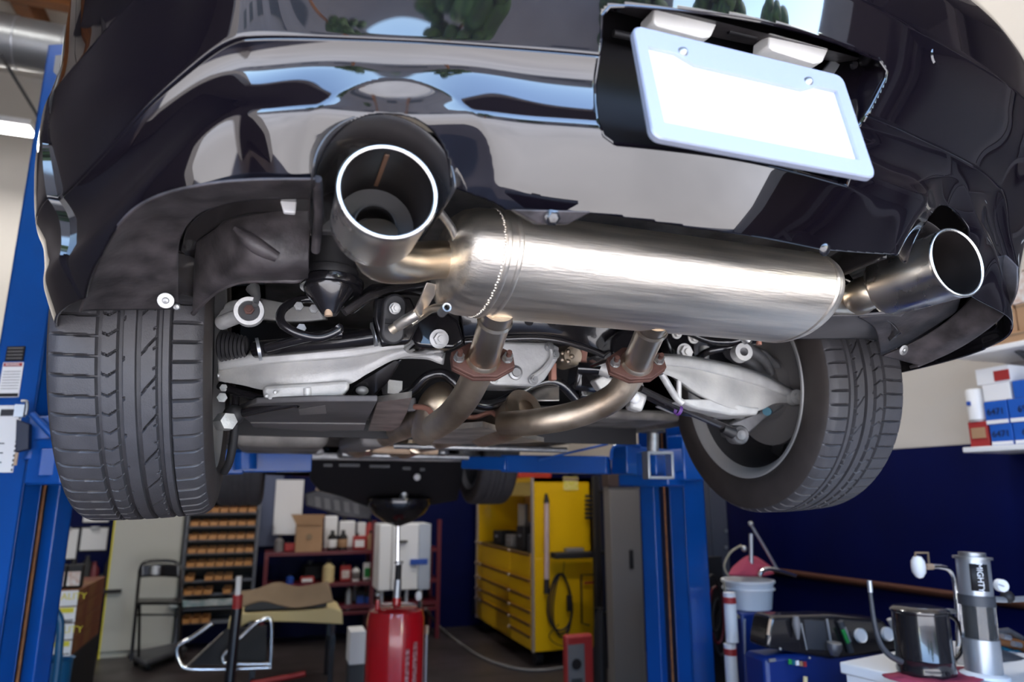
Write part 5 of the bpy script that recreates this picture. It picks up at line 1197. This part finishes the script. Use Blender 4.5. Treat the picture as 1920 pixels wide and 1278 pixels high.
# items in the hutch and on the side
c = PX(928, 925, X1_-.2)
t2 = T('paper_stack', PX(905, 930, X0_+.3), 'pale tins leaning in the hutch of the tool chest', 'tin')
M().box((X0_+.32, 7.1, zc_+.30), (.04, .22, .30)).build('tin_body', SILVER, t2, bevel=.004); M().box((X0_+.30, 6.9, zc_+.15), (.12, .1, .24)).build('tin_body', SILVER, t2, bevel=.004); M().box((X0_+.32, 7.1, zc_+.09), (.04, .22, .12)).build('tin_foot', BLACK, t2)
for i, (yy, w_, h_, m_) in enumerate(((6.15, .28, .16, DGREY), (6.5, .22, .22, BLACK), (6.85, .2, .12, MGREY), (7.25, .25, .14, BLACK), (6.35, .12, .34, CARDD))):
    t2 = T('tool_case', (X0_+.15+.03*i, yy, zc_+.03), ['dark grey case at the near end of the chest worktop', 'black case in the middle of the chest worktop', 'mid grey case on the chest worktop', 'black case at the far end of the chest worktop', 'upright brown box inside the hutch'][i], 'case')
    M().box((X0_+(.17 if i < 4 else .42), yy, zc_+.03+h_/2), (.2, w_, h_)).build('case_body', m_, t2, bevel=.012)
    M().box((X0_+(.07 if i < 4 else .32), yy, zc_+.03+h_*.6), (.01, w_*.3, .02)).build('case_handle', SILVER, t2)
y_ = yb_-.03
t2 = T('inspection_lamp', PY(1025, 1110, y_), 'long tube work lamp hanging upright on the yellow chest side', 'lamp')
M().cyl(PY(1025, 1085, y_), PY(1025, 942, y_), .022, 16).build('lamp_tube', mat('lamp_pink', (.55, .42, .42), .3), t2)
M().cyl(PY(1025, 1112, y_), PY(1025, 1085, y_), .026, 16, .024).build('grip', BLACK, t2)
M().cyl(PY(1025, 942, y_), PY(1024, 925, y_), .028, 16, .012).build('hook_cap', BLACK, t2)
t2 = T('extension_cable', PY(1050, 1200, y_), 'coiled black cable hanging on the yellow chest side', 'cable')
for k in range(3):
    c = PY(1050+k*2, 1128+k*3, y_+.005*k); rx_, rz_ = (24-k*3)*mpp(c), (50+k*3)*mpp(c)
    M().tube([c+Vector((rx_*math.cos(a)*(1-.25*math.sin(a)), 0, rz_*math.sin(a))) for a in [2*math.pi*i/40 for i in range(41)]], .009-.002*(k > 0), 8).build('cable_loop', BLACK, t2)
M().tube([PY(1048, 1170, y_), PY(1030, 1190, y_), PY(1040, 1205, y_), PY(1062, 1213, y_)], .004, 8, n=16).build('cable_tail', BLACK, t2)
M().tube([PY(1058, 1052, y_), PY(1056, 1078, y_)], .003, 8).build('hanging_loop', BLACK, t2)
M().box(PY(1068, 1130, y_-.01), (.05, .03, .14)).build('plug', BLACK, t2, bevel=.01)
t2 = T('magnetic_tray', PY(1075, 1038, y_), 'black tray shelf on the side of the yellow chest', 'tray')
c = PY(1076, 1040, y_-.06); M().box(c, (84*mpp(c), .14, .05)).build('tray', BLACK, t2, bevel=.006); M().box(c+Vector((0, 0, .045)), (34*mpp(c), .08, .03)).build('tray_tool', MGREY, t2)
t2 = T('socket_holder', PY(1110, 950, y_), 'black rack of sockets hanging on the yellow chest side', 'rack')
for k in range(6): c = PY(1107, 930+k*8, y_-.02); M().cyl(c-Vector((.05, 0, 0)), c+Vector((.06, 0, 0)), .014, 10).build('socket', BLACK, t2)
t2 = T('red_hacksaw', PY(1105, 1170, y_), 'red framed hacksaw hanging low on the yellow chest side', 'saw')
M().tube([PY(1118, 1077, y_), PY(1090, 1077, y_), PY(1091, 1168, y_), PY(1105, 1172, y_)], .008, 8).build('saw_frame', BLACK, t2)
M().box(PY(1104, 1092, y_), (.09, .01, .02)).build('saw_grip', REDD, t2)
tag(M().box((2.5, 6.8, zr+.041), (.35, .5, .07)).build('red_case', REDD, bevel=.01), 'flat red case on top of the yellow tool chest', 'case')
# red charger
y = 4.75
t = T('battery_charger', (PY(1088, 1278, y).x, y, 0), 'tall red battery charger with a pale label plate', 'charger')
z1 = zy(1085, 1190, y); a, b = PY(1061, 1200, y).x, PY(1098, 1200, y).x
M().prism([Vector((a, y, 0)), Vector((a, y, z1)), Vector((b+.062, y, z1-.0)), Vector((b+.062, y, 0))], (0, .07, 0)).build('case', REDD, t, bevel=.02, bseg=3)
M().box(((a+b)/2+.0, y-.004, z1*.48), (.125, .006, z1*.8)).build('label_plate', SILVER, t)
M().lathe(((a+b)/2-.0, y-.008, z1*.62), (0, -1, 0), [(0, .006), (.035, .006), (.037, 0)], 24).build('dial', BLACK, t)
for k in range(5): M().box(((a+b)/2, y-.009, z1*(.3+.03*k)), (.08, .003, .008)).build('print_line', BLACK, t)
t = T('black_bag', (PY(1128, 1278, 4.85).x, 5.0, 0), 'black padded bag standing between the charger and the grey locker', 'bag')
c = PY(1128, 1140, 4.85); M().patch([[Vector((c.x+dx*k, 4.85+dy, z_)) for dx, dy in ((-.05, .05), (0, 0), (.05, .05))] for z_, k in ((0, 1), (.25, 1.1), (c.z-.1, .8), (c.z, .5))], 16, 16).build('bag_body', BLACK, t, solid=.06)
# dark upright rack behind
t = T('black_rack', (PY(1130, 1100, 5.7).x, 5.7, 0), 'dark upright rack with a red tube between chest and locker', 'rack')
zt_ = zy(1130, 892, 5.7)
fbox('upright', 1118, 1128, 5.7, 0, zt_, .05, BLACK, t); fbox('upright', 1130, 1146, 5.75, 0, zt_, .05, SLOT, t)
M().cyl(PY(1141, 1020, 5.65), PY(1141, 896, 5.65), .014, 12).build('red_tube', REDD, t)
for py in (920, 1035, 1150): fbox('cross_bar', 1118, 1146, 5.72, zy(1130, py, 5.7)-.02, zy(1130, py, 5.7)+.01, .05, BLACK, t)
# grey lockers
def perf(name):
    m = mat(name, (.20, .18, .17), .55)
    return m
y = 4.95
t = T('grey_locker', (PY(1175, 1278, y).x, y, 0), 'tall perforated grey locker left of the right lift post', 'locker')
zt_ = zy(1175, 912, y)
fbox('body', 1147, 1206, y, 0, zt_, .10, mat('locker_grey', (.20, .18, .17), .55, bump=.5, bump_scale=120), t)
fbox('header', 1147, 1206, y-.02, zt_, zy(1175, 888, y), .12, mat('dark_brown', (.06, .035, .03), .6), t)
fbox('door', 1149, 1198, y-.015, .06, zt_-.03, .02, MT['locker_grey'], t)
M().box(PY(1184, 1048, y-.03), (.03, .02, .14)).build('handle', BLACK, t, bevel=.005)
y = 4.35
t = T('grey_locker', (PY(1345, 1278, y).x, y, 0), 'tall slate locker against the right wall behind the right lift post', 'locker')
fbox('body', 1322, 1372, y, 0, zy(1345, 880, y), .4, mat('locker_slate', (.07, .075, .10), .5), t)
fbox('door', 1342, 1370, y-.015, .06, zy(1345, 890, y), .02, MT['locker_slate'], t)
for q in ((1361, 995), (1361, 1026)): M().lathe(PY(q[0], q[1], y-.02), (0, -1, 0), [(0, .006), (.012, .006), (.013, 0)], 12).build('rivet', SILVER, t)
# ---------------------------------------------------------------- right hand side
# pipe on the wall
tag(M().tube([PX(1440, 1068, 3.455), PX(1600, 1090, 3.455), PX(1920, 1133, 3.455), PX(2100, 1158, 3.455)], .022, 16).build('copper_pipe', COPPER), 'dark copper pipe running along the navy wall', 'pipe')
def wshelf(px, py, dep, nm, lab, ext=1.5, br=True):
    xf = XW-dep; p = PX(px, py, xf); y1 = p.y; y0 = y1-ext
    t = thing('wall_shelf', (xf, y1, p.z-.02), lab, 'shelf', 'white wall shelves on the right wall')
    M().box(((xf+XW)/2, (y0+y1)/2, p.z-.012), (dep, y1-y0, .026)).build('board', WHITE, t, bevel=.004)
    for yy in (y1-.28, y0+.3):
        M().prism([(XW-.01, yy, p.z-.03), (xf+.06, yy, p.z-.03), (XW-.01, yy, p.z-.20)], (0, .025, 0)).build('bracket', DGREY, t)
    return xf, p.z, y1
xf, zl, yl_ = wshelf(1804, 839, .34, 0, 'lower white wall shelf carrying the blue filter boxes')
def sbox(px0, px1, py0, py1, xf_, m, side=None, dep=.12, **k):
    a, b = PX(px0, py1, xf_), PX(px1, py1, xf_); z1 = PX((px0+px1)/2, py0, xf_).z; z0 = PX((px0+px1)/2, py1, xf_).z
    return a, b, z0, z1
def filt(px0, px1, z0, z1, m, lab, cat='box', txt=None, grp='filter boxes on the lower wall shelf', xo=.02, front_m=None, dep=.13):
    xx = xf+xo; a, b = PX(px0, 800, xx), PX(px1, 800, xx); y1, y0 = a.y, b.y
    t = thing('filter_box', (xx, (y0+y1)/2, z0), lab, cat, grp)
    M().box((xx+dep/2, (y0+y1)/2, (z0+z1)/2), (dep, y1-y0-.002, z1-z0-.001)).build('carton_body', m, t, bevel=.002)
    if front_m: M().box((xx-.0005, (y0+y1)/2, z0+(z1-z0)*.12), (.002, y1-y0-.006, (z1-z0)*.16)).build('pale_band', front_m, t)
    if txt: text(txt, (xx-.003, (y0+y1)/2, (z0+z1)/2+.004), (0, -1, 0), (0, 0, 1), .042, BLACK, t)
    return t, y0, y1
def zat(px, py): return PX(px, py, xf+.02).z
zA, zB, zC_, zD, zE = zl, zat(1875, 795), zat(1875, 750), zat(1870, 718), zat(1870, 686)
filt(1855, 1897, zA, zB, BLUEB, 'blue filter box, lower row, left of the two', txt='6471', front_m=WHITEP)
filt(1899, 1960, zA, zB, BLUEB, 'blue filter box, lower row, cut by the frame edge', txt='694', front_m=WHITEP)
filt(1850, 1894, zB, zC_, BLUEB, 'blue filter box stacked above the lower left one', txt='6471', front_m=WHITEP)
filt(1896, 1960, zB, zC_, BLUEB, 'blue filter box of the second row at the frame edge', txt='694', front_m=WHITEP)
filt(1852, 1905, zC_, zD, WHITEP, 'yellowed white carton stacked on the blue boxes')
t, y0, y1 = filt(1843, 1908, zD, zE, WHITEP, 'white carton with a red side, topmost of the stack')
M().box((xf+.019, lerp(y1, y0, .78), (zD+zE)/2-.006), (.004, (y1-y0)*.44, (zE-zD)*.6)).build('red_print', REDD, t)
filt(1910, 1960, zC_, zD, BLUEB, 'blue carton beside the yellowed white one')
filt(1815, 1851, zA, zat(1833, 790), REDD, 'red filter box under the white filter can', front_m=None)
q = PX(1833, 800, xf+.018); M().box((xf+.018, q.y, lerp(zA, zat(1833, 790), .55)), (.003, .07, .05)).build('pale_label', CARD, bpy.data.objects['filter_box.007'] if 'filter_box.007' in bpy.data.objects else None)
zf = zat(1833, 790); q = PX(1833, 760, xf+.06); r = 17*mpp(q)
t = thing('oil_filter', (q.x, q.y, zf), 'white cylindrical filter can standing on the red box', 'filter')
M().lathe((q.x, q.y, zf), (0, 0, 1), [(0, .001), (r, .001), (r, zat(1833, 730)-zf), (r*.9, zat(1833, 727)-zf), (0, zat(1833, 726)-zf)], 32).build('can', WHITE, t)
M().lathe((q.x, q.y, zf), (0, 0, 1), [(r+.001, .004), (r+.002, .006), (r+.001, .010)], 32).build('rim', ZINC, t)
M().box((q.x-r-.001, q.y+.01, zf+.09), (.004, .02, .02)).build('blue_mark', BLUEL, t)
xf2, zu, yu = wshelf(1786, 664, .36, 0, 'upper white wall shelf carrying the cardboard boxes')
def cbox(px0, px1, z0, z1, lab, xo=.03, m=CARD):
    xx = xf2+xo; a, b = PX(px0, 620, xx), PX(px1, 620, xx)
    t = thing('cardboard_box', (xx, (a.y+b.y)/2, z0), lab, 'box', 'cardboard boxes on the upper wall shelf')
    M().box((xx+.14, (a.y+b.y)/2, (z0+z1)/2), (.28, a.y-b.y, z1-z0-.002)).build('carton_body', m, t, bevel=.003)
    M().box((xx-.001, (a.y+b.y)/2, z1-.012), (.003, (a.y-b.y)*.98, .006)).build('lid_seam', CARDD, t)
    return t
zz = lambda py: PX(1860, py, xf2+.03).z
cbox(1786, 1990, zu, zz(632), 'flat cardboard tray under the boxes on the upper shelf', .01)
cbox(1800, 1908, zz(632), zz(588), 'wide cardboard box on the upper wall shelf')
cbox(1911, 1990, zz(632), zz(582), 'cardboard box with a white label at the frame edge')
cbox(1868, 1905, zz(588), zz(550), 'smaller cardboard box stacked on the wide one')
cbox(1906, 1990, zz(582), zz(520), 'pale patterned carton topmost on the upper shelf', m=MT['pale_print'])
# ---------------------------------------------------------------- white counter and what stands on it
ZB = .88
k0, k1, k2 = PZ(1573, 1240, ZB), PZ(1790, 1290, ZB), PZ(1640, 1227, ZB)
dx_ = (k1-k0).normalized(); 
bt = thing('counter', (k0.x, k0.y, 0), 'white counter top in the lower right corner', 'counter')
f1 = k0+dx_*1.2; side_ = (k2-k0).normalized(); 
if abs(side_.dot(dx_)) > .95: side_ = Vector((-dx_.y, dx_.x, 0))
wd = min(.75, (XW-.05-max(k0.x, f1.x))/max(.2, side_.x)) if side_.x > .2 else .6
b0, b1 = k0+side_*wd, f1+side_*wd
M().prism([k0, f1, b1, b0], (0, 0, -.04)).build('counter_top', WHITE, bt, bevel=.006)
cen = (k0+f1+b1+b0)/4
M().prism([cen+(p-cen)*.97-Vector((0, 0, .04)) for p in (k0, f1, b1, b0)], (0, 0, -(ZB-.04))).build('cabinet', WHITEP, bt)
def onb(px, py): return PZ(px, py, ZB)
c = onb(1738, 1266); r = 50*mpp(c); up_ = lambda P, py: PY(0+960, py, P.y)
def zc(P, px, py): return (ray(px, py)*((P-Vector((0, 0, HZ))).length_squared**.5/ray(px, py).length)).z+HZ
def zat2(P, py):      # height above P whose picture row is py
    lo, hi = P.z, P.z+1.5
    for _ in range(40):
        m_ = (lo+hi)/2; q = Vector((P.x, P.y, m_-HZ)); F0 = math.sin(YAW)*q.x+math.cos(YAW)*q.y
        f = math.cos(PIT)*F0+math.sin(PIT)*q.z; u = -math.sin(PIT)*F0+math.cos(PIT)*q.z
        if 639-F_*u/f > py: lo = m_
        else: hi = m_
    return lo
rag = M()
rc = onb(1760, 1272)
rag.grid([[rc+Vector((math.cos(a)*.17*q*(1+.2*math.sin(3*a)), math.sin(a)*.13*q*(1+.2*math.sin(2*a+1)), .006+.004*math.sin(5*a+q*7))) for a in [2*math.pi*i/36 for i in range(37)]] for q in (.0, .4, .75, 1.0)])
tag(rag.build('shop_rag', mat('rag_red', (.30, .03, .07), .8), solid=.004), 'crumpled red rag under the black oil can', 'rag')
h = zat2(c, 1142)-ZB
t = thing('oil_can', (c.x, c.y, ZB), 'large black oil can with a flexible spout on the white counter', 'can')
M().lathe(c+Vector((0, 0, .012)), (0, 0, 1), [(0, 0), (r, 0), (r*1.01, .01), (r*.985, .02), (r*.985, h*.2), (r*1.0, h*.21), (r*.97, h*.23), (r*.97, h*.9), (r*1.02, h*.92), (r*1.02, h*.95), (r*.9, h*.99), (r*.5, h*1.0), (0, h)], 48).build('can_body', BLKM, t)
M().cyl(c+Vector((-.01, -r*.99, h*.12)), c+Vector((-.01, -r*1.02, h*.12)), .008, 14).build('rivet', BLACK, t)
sp = [(1690, 1240), (1668, 1228), (1650, 1205), (1640, 1170), (1634, 1130), (1630, 1095)]
M().tube([PY(a, b, c.y-.02) for a, b in sp], [.010, .010, .009, .008, .0075, .007], 12, n=30).build('spout', DGREY, t)
M().tube([PY(1632, 1110, c.y-.02), PY(1630, 1088, c.y-.02)], .0085, 12).build('spout_tip', SILVER, t)
M().tube([PY(1775, 1150, c.y), PY(1795, 1165, c.y), PY(1806, 1200, c.y), PY(1800, 1225, c.y), PY(1786, 1240, c.y)], .007, 12, n=24).build('handle', BLKM, t)
M().tube([PY(1766, 1143, c.y), PY(1790, 1146, c.y)], .008, 10).build('lid_catch', ZINC, t)
# curved chrome pipe with a white bulb
c = onb(1788, 1255)
t = thing('parts_washer_pipe', (c.x, c.y+.08, ZB), 'curved chrome pipe with a white bulb end standing on the counter', 'pipe')
yy = c.y+.08
M().tube([Vector((PY(1797, 1250, yy).x, yy, ZB)), PY(1797, 1200, yy), PY(1795, 1140, yy), PY(1790, 1090, yy), PY(1780, 1068, yy), PY(1762, 1062, yy), PY(1748, 1062, yy)], .0095, 16, n=50).build('pipe', CHROME, t)
M().tube([PY(1748, 1062, yy), PY(1736, 1062, yy)], .011, 14).build('fitting', TAN, t)
M().lathe(PY(1722, 1062, yy), (0, 0, 1), [(0, -.042), (.012, -.038), (.0235, -.02), (.025, 0), (.0235, .02), (.014, .036), (0, .04)], 28).build('bulb', WHITE, t)
M().tube([PY(1716, 1046, yy), PY(1716, 1036, yy), PY(1740, 1036, yy), PY(1742, 1060, yy)], .004, 8).build('wire_guard', CARDD, t)
M().box(Vector((PY(1792, 1225, yy).x, yy-.04, ZB+.03)), (.05, .04, .06)).build('valve_block', WHITE, t, bevel=.006)
# clear pump cylinder
c = onb(1846, 1268)
t = thing('fluid_pump', (c.x, c.y, ZB), 'tall silver fluid pump with a clear lower tube', 'pump')
top_ = PY(1822, 1035, c.y); ax_ = (top_-c).normalized(); L_ = (top_-c).length; r = 31*mpp(c)
def seg_(a, b, r1, m_, nm, r2=None): return M().lathe(c, ax_, [(0, a*L_), (r1*r, a*L_), ((r2 or r1)*r, b*L_), (0, b*L_)], 36).build(nm, m_, t)
M().lathe(c, ax_, [(0, 0), (1.35*r, 0), (1.3*r, .02*L_), (1.0*r, .04*L_), (0, .04*L_)], 36).build('base', WHITE, t)
seg_(.04, .30, 1.0, SILVER, 'lower_barrel'); seg_(.30, .565, .55, BLACK, 'piston'); M().lathe(c, ax_, [(.25*r, .3*L_), (.25*r, .565*L_)], 16).build('piston_rod', CHROME, t)
M().lathe(c, ax_, [(.92*r, .28*L_), (.95*r, .28*L_), (.95*r, .58*L_), (.92*r, .58*L_)], 36).build('clear_sleeve', CLEAR, t)
seg_(.565, .65, 1.0, DGREY, 'mid_collar'); seg_(.65, .945, .92, SILVER, 'upper_barrel'); seg_(.945, .965, 1.08, ZINC, 'top_flange'); seg_(.965, 1.0, .75, ZINC, 'top_cap')
e1, e2, e3 = frame_of(ax_)
dn = Vector((-.55, -.83, 0)); dn = (dn-ax_*dn.dot(ax_)).normalized(); tn = ax_.cross(dn)
lb = c+ax_*L_*.80+dn*r*.90
rows_ = []
for a in [-.55+.11*k for k in range(11)]:
    d_ = dn*math.cos(a)+tn*math.sin(a); rows_.append([c+ax_*L_*.69+d_*r*.935, c+ax_*L_*.91+d_*r*.935])
M().grid(rows_).build('name_label', BLACK, t, solid=.0006)
text('MIGHTY', lb+dn*r*.06, -ax_, tn*1.0, .026, WHITE, t)
M().tube([c+ax_*L_*.6+Vector((.02, 0, 0)), PY(1868, 1123, c.y), PY(1880, 1124, c.y), PY(1925, 1122, c.y)], .010, 12).build('air_fitting', SILVER, t)
M().ball(PY(1889, 1118, c.y), .022).build('regulator', BLACK, t)
M().lathe(PY(1877, 1097, c.y-.01), (-.3, -1, 0), [(0, .012), (.02, .012), (.0215, .008), (.0215, -.01), (0, -.01)], 28).build('gauge', WHITE, t)
M().tube([PY(1872, 1095, c.y-.024), PY(1883, 1099, c.y-.024)], .0012, 6).build('gauge_needle', BLACK, t)
# hoses and fittings behind the pump
t = thing('hose_bundle', PZ(1900, 1240, ZB+.02), 'brown and teal hose bundle behind the pump', 'hoses')
yy = c.y+.25
M().tube([PY(1850, 1192, yy), PY(1880, 1200, yy), PY(1930, 1215, yy)], .022, 12).build('brown_hose', BROWNW, t)
M().tube([PY(1856, 1186, yy), PY(1890, 1182, yy), PY(1915, 1196, yy)], .012, 12).build('hose_fitting', ZINC, t)
M().tube([PY(1880, 1215, yy), PY(1900, 1222, yy), PY(1930, 1212, yy)], .008, 10).build('teal_hose', MT['teal'], t)
M().tube([PY(1855, 1225, yy-.1), PY(1890, 1237, yy-.1), PY(1940, 1256, yy-.1)], .03, 14).build('grey_grip', DGREY, t)
for q in ((1862, 1210), (1885, 1192), (1905, 1206)): M().cyl(PY(q[0]-6, q[1], yy-.03), PY(q[0]+8, q[1]+3, yy-.03), .011, 10).build('coupling', SILVER, t)
# ---------------------------------------------------------------- blue service machine with console
y = 2.45
def zq(px, py): return PY(px, py, y).z
a, b = PY(1440, 1230, y), PY(1690, 1230, y)
t = thing('service_machine', (a.x, y, 0), 'dark blue service machine with a black gauge console', 'machine')
ztop = PY(1560, 1160, y+.25).z
M().box(((a.x+b.x)/2, y+.09, zq(1500, 1228)/2), (b.x-a.x, .14, zq(1500, 1228))).build('body', MACH, t, bevel=.02)
cons = M().prism([PY(1440, 1190, y), PY(1447, 1155, y), PY(1560, 1152, y), PY(1655, 1160, y), PY(1692, 1200, y), PY(1690, 1222, y), PY(1560, 1236, y), PY(1438, 1215, y)], (0, .12, 0)).build('console', BLKM, t, bevel=.015, bseg=3)
M().prism([PY(1508, 1162, y-.004), PY(1553, 1164, y-.004), PY(1562, 1220, y-.004), PY(1514, 1216, y-.004)], (0, .01, 0)).build('screen', DGREY, t)
M().lathe(PY(1613, 1191, y-.006), (0, -1, .2), [(0, .006), (.024, .006), (.028, .010), (.029, -.004)], 30).build('gauge', WHITE, t)
M().lathe(PY(1663, 1188, y-.006), (0, -1, .2), [(0, .006), (.024, .006), (.028, .010), (.029, -.004)], 30).build('gauge', WHITE, t)
M().tube([PY(1575, 1164, y-.01), PY(1596, 1222, y-.01)], .013, 12).build('sight_tube', DGREY, t); M().tube([PY(1580, 1180, y-.02), PY(1590, 1204, y-.02)], .009, 12).build('green_float', GREEN, t); M().tube([PY(1584, 1176, y-.024), PY(1594, 1202, y-.024)], .006, 12).build('sight_glass', SILVER, t)
M().tube([PY(1668, 1160, y-.01), PY(1690, 1205, y-.01)], .012, 12).build('sight_tube', SILVER, t)
M().lathe(PY(1565, 1228, y-.04), (0, -.1, 1), [(0, 0), (.016, .0), (.026, .02), (.029, .03), (.029, .05), (.022, .052), (0, .052)], 26).build('coupler', ZINC, t)
M().tube([PY(1550, 1160, y-.02), PY(1558, 1205, y-.02)], .005, 8).build('coupler_rod', SILVER, t)
M().tube([PY(1492, 1155, y-.02), PY(1493, 1170, y-.02), PY(1496, 1198, y-.02)], [.012, .018, .006], 12).build('grease_nipple', MGREY, t)
M().tube([PY(1502, 1168, y-.015), PY(1513, 1218, y-.015)], .003, 8).build('wire_guide', SILVER, t)
for k, m_ in enumerate((GREEN, MT['teal'], WHITEP, CARD, REDD)): M().box(PY(1481+k*7, 1240+k*1.2, y-.003), (.013, .006, .018)).build('colour_decal', m_, t)
for q in ((1463, 1216), (1518, 1233)): M().ball(PY(q[0], q[1], y-.004), .006).build('screw', ZINC, t)
M().box(PY(1448, 1237, y-.003), (.03, .006, .012)).build('pale_decal', MGREY, t)
M().cyl(PY(1510, 1290, y-.03), PY(1510, 1268, y-.03), .009, 10).build('tan_knob', CREAM, t)
M().tube([PY(1445, 1160, y-.01), PY(1442, 1175, y-.01), PY(1440, 1190, y-.01)], .006, 8).build('chain', TAN, t)
# drum with bucket
y = 3.1
t = thing('blue_drum_cabinet', (PY(1415, 1278, y).x, y, 0), 'narrow navy cabinet under the white bucket', 'cabinet')
zt_ = zy(1415, 1148, y)
fbox('body', 1387, 1447, y, 0, zt_, .12, MACH, t, bev=.01)
M().tube([PY(1397, 1160, y-.03), PY(1396, 1165, y-.03), PY(1397, 1225, y-.03)], .005, 8).build('handle', SILVER, t)
c = PY(1410, 1140, y+.12); r = 46*mpp(c); zt2_ = zy(1410, 1085, y+.15)
t = thing('bucket', (c.x-.015, y+.12, zt_+.003), 'white plastic bucket on the navy cabinet', 'bucket')
cb = Vector((c.x-.015, y+.12, zt_+.003))
H_ = zt2_-zt_
M().lathe(cb, (0, 0, 1), [(0, 0), (r*.86, 0), (r*.95, H_*.66), (r*1.04, H_*.67), (r*1.04, H_*.72), (r*.97, H_*.74), (r*1.0, H_*.9), (r*1.06, H_*.92), (r*1.06, H_), (r*.96, H_), (r*.82, .02), (0, .02)], 44).build('bucket_shell', WHITE, t)
M().tube([PY(1366, 1080, y), PY(1358, 1060, y), PY(1370, 1035, y), PY(1390, 1022, y)], .006, 10, n=20).build('bail_hose', mat('khaki', (.25, .22, .16), .6), t)
M().tube([PY(1357, 1090, y), PY(1364, 1130, y), PY(1386, 1158, y)], .0065, 10, n=16).build('bail_hose', MT['khaki'], t)
M().ball(PY(1395, 1028, y), .016).build('hose_nozzle', ZINC, t)
tag(M().patch([[PY(1366, 1076, y+.05), PY(1395, 1078, y+.02), PY(1430, 1078, y+.02), PY(1452, 1074, y+.05)], [PY(1372, 1064, y+.1), PY(1395, 1048, y+.1), PY(1415, 1050, y+.1), PY(1445, 1064, y+.1)], [PY(1376, 1060, y+.2), PY(1400, 1042, y+.2), PY(1420, 1044, y+.2), PY(1446, 1062, y+.25)]], 26, 18).build('shop_rag', MT['rag_red'], solid=.01), 'dull red rags heaped in the white bucket', 'rag')
t = thing('grease_gun', PY(1410, 1070, y), 'steel grease gun with a long lever sticking out of the bucket', 'grease gun')
M().cyl(PY(1409, 1060, y+.08), PY(1408, 1000, y+.08), .011, 12).build('barrel', SILVER, t)
M().tube([PY(1405, 978, y+.08), PY(1418, 1000, y+.08), PY(1436, 1030, y+.08), PY(1458, 1068, y+.08)], .008, 10).build('lever', SILVER, t)
M().ball(PY(1408, 982, y+.08), .014).build('pivot', ZINC, t)
M().tube([PY(1424, 1078, y), PY(1432, 1068, y), PY(1450, 1067, y), PY(1492, 1079, y)], [.012, .012, .011, .009], 12, n=20).build('chrome_handle', CHROME, t)
for i, (z0, z1, m_, lb) in enumerate(((1278, 1205, WHITE, 'white spray can left of the navy cabinet, lower of two'), (1200, 1110, WHITE, 'white and red spray tube left of the navy cabinet, upper of two'))):
    yy = y-.05; c = PY(1373, z0, yy); zz0 = 0 if i == 0 else zy(1373, 1203, yy)
    t = thing('spray_can', (c.x, yy, zz0), lb, 'can')
    zt3 = zy(1373, z1 if i else 1206, yy)
    M().cyl((c.x, yy, zz0), (c.x, yy, zt3), .030, 24).build('can_body', m_, t)
    M().cyl((c.x, yy, zt3-.05), (c.x, yy, zt3-.02), .031, 24).build('red_band', REDD, t)
t = thing('dark_hose_rack', (PY(1345, 1200, 3.7).x, 3.7, 0), 'dark tangle of hanging hoses between post and bucket', 'hoses')
for k in range(5):
    c = PY(1338+k*6, 1130+k*22, 3.7+.02*k); M().tube([c+Vector((.05*math.cos(a), 0, .16*math.sin(a))) for a in [2*math.pi*i/24 for i in range(25)]], .008, 8).build('hose_loop', (BLACK, MAROON, DGREY, BLACK, SILVER)[k], t)
M().box((PY(1345, 1200, 3.75).x, 3.78, .55), (.16, .03, 1.1)).build('rack_board', BLACK, t)
# ---------------------------------------------------------------- light, sky, camera
w = bpy.data.worlds.new('world'); bpy.context.scene.world = w; w.use_nodes = True
nt = w.node_tree; bg = nt.nodes['Background']; sky = nt.nodes.new('ShaderNodeTexSky'); sky.sky_type = 'NISHITA'
sky.sun_disc = False; sky.sun_elevation = math.radians(48); sky.sun_rotation = math.radians(100); sky.air_density = 1.0; sky.dust_density = .6; sky.ozone_density = 1.6
nt.links.new(sky.outputs[0], bg.inputs['Color']); bg.inputs['Strength'].default_value = 1.9
sd = bpy.data.lights.new('sun', 'SUN'); sd.energy = 22; sd.angle = .01; sd.color = (1, .95, .88)
so = bpy.data.objects.new('sun', sd); C.objects.link(so)
so.rotation_euler = Vector((-.62, .12, -.85)).to_track_quat('-Z', 'Y').to_euler(); so.location = (10, -8, 14)
# daylight through the wide shop door: a portal guiding the sky's samples
pd = bpy.data.lights.new('door_portal', 'AREA'); pd.shape = 'RECTANGLE'; pd.size = 5.1; pd.size_y = 3.2; pd.cycles.is_portal = True
po = bpy.data.objects.new('door_portal', pd); C.objects.link(po); po.location = (-.05, YF-.11, 1.6); po.rotation_euler = (math.radians(90), 0, 0)
for x, y in ((1.9, 4.8), (1.9, 2.2), (-2.6, 2.2), (xr-.75, 6.7)):
    ld = bpy.data.lights.new('tube_light', 'AREA'); ld.shape = 'RECTANGLE'; ld.size = 1.5; ld.size_y = .12; ld.energy = 38; ld.color = (1, .97, .92)
    lo = bpy.data.objects.new('tube_light', ld); C.objects.link(lo); lo.location = (x, y, 5.16 if x != xr-.75 else LZ-.04)
cd = bpy.data.cameras.new('camera'); cd.sensor_width = 36; cd.lens = F_*36/1920; cd.clip_start = .02; cd.clip_end = 300
co = bpy.data.objects.new('camera', cd); C.objects.link(co); co.location = (0, 0, HZ)
co.rotation_euler = (math.pi/2+PIT, 0, -YAW)
cd.dof.use_dof = True; cd.dof.focus_distance = 1.22; cd.dof.aperture_fstop = 3.2
S = bpy.context.scene; S.camera = co
S.view_settings.view_transform = 'Standard'; S.view_settings.look = 'None'; S.view_settings.gamma = 1; S.view_settings.exposure = 0.35; S.view_settings.use_curve_mapping = False
S.cycles.max_bounces = 8; S.cycles.diffuse_bounces = 4; S.cycles.glossy_bounces = 5; S.cycles.caustics_reflective = False; S.cycles.caustics_refractive = False; S.cycles.sample_clamp_indirect = 6
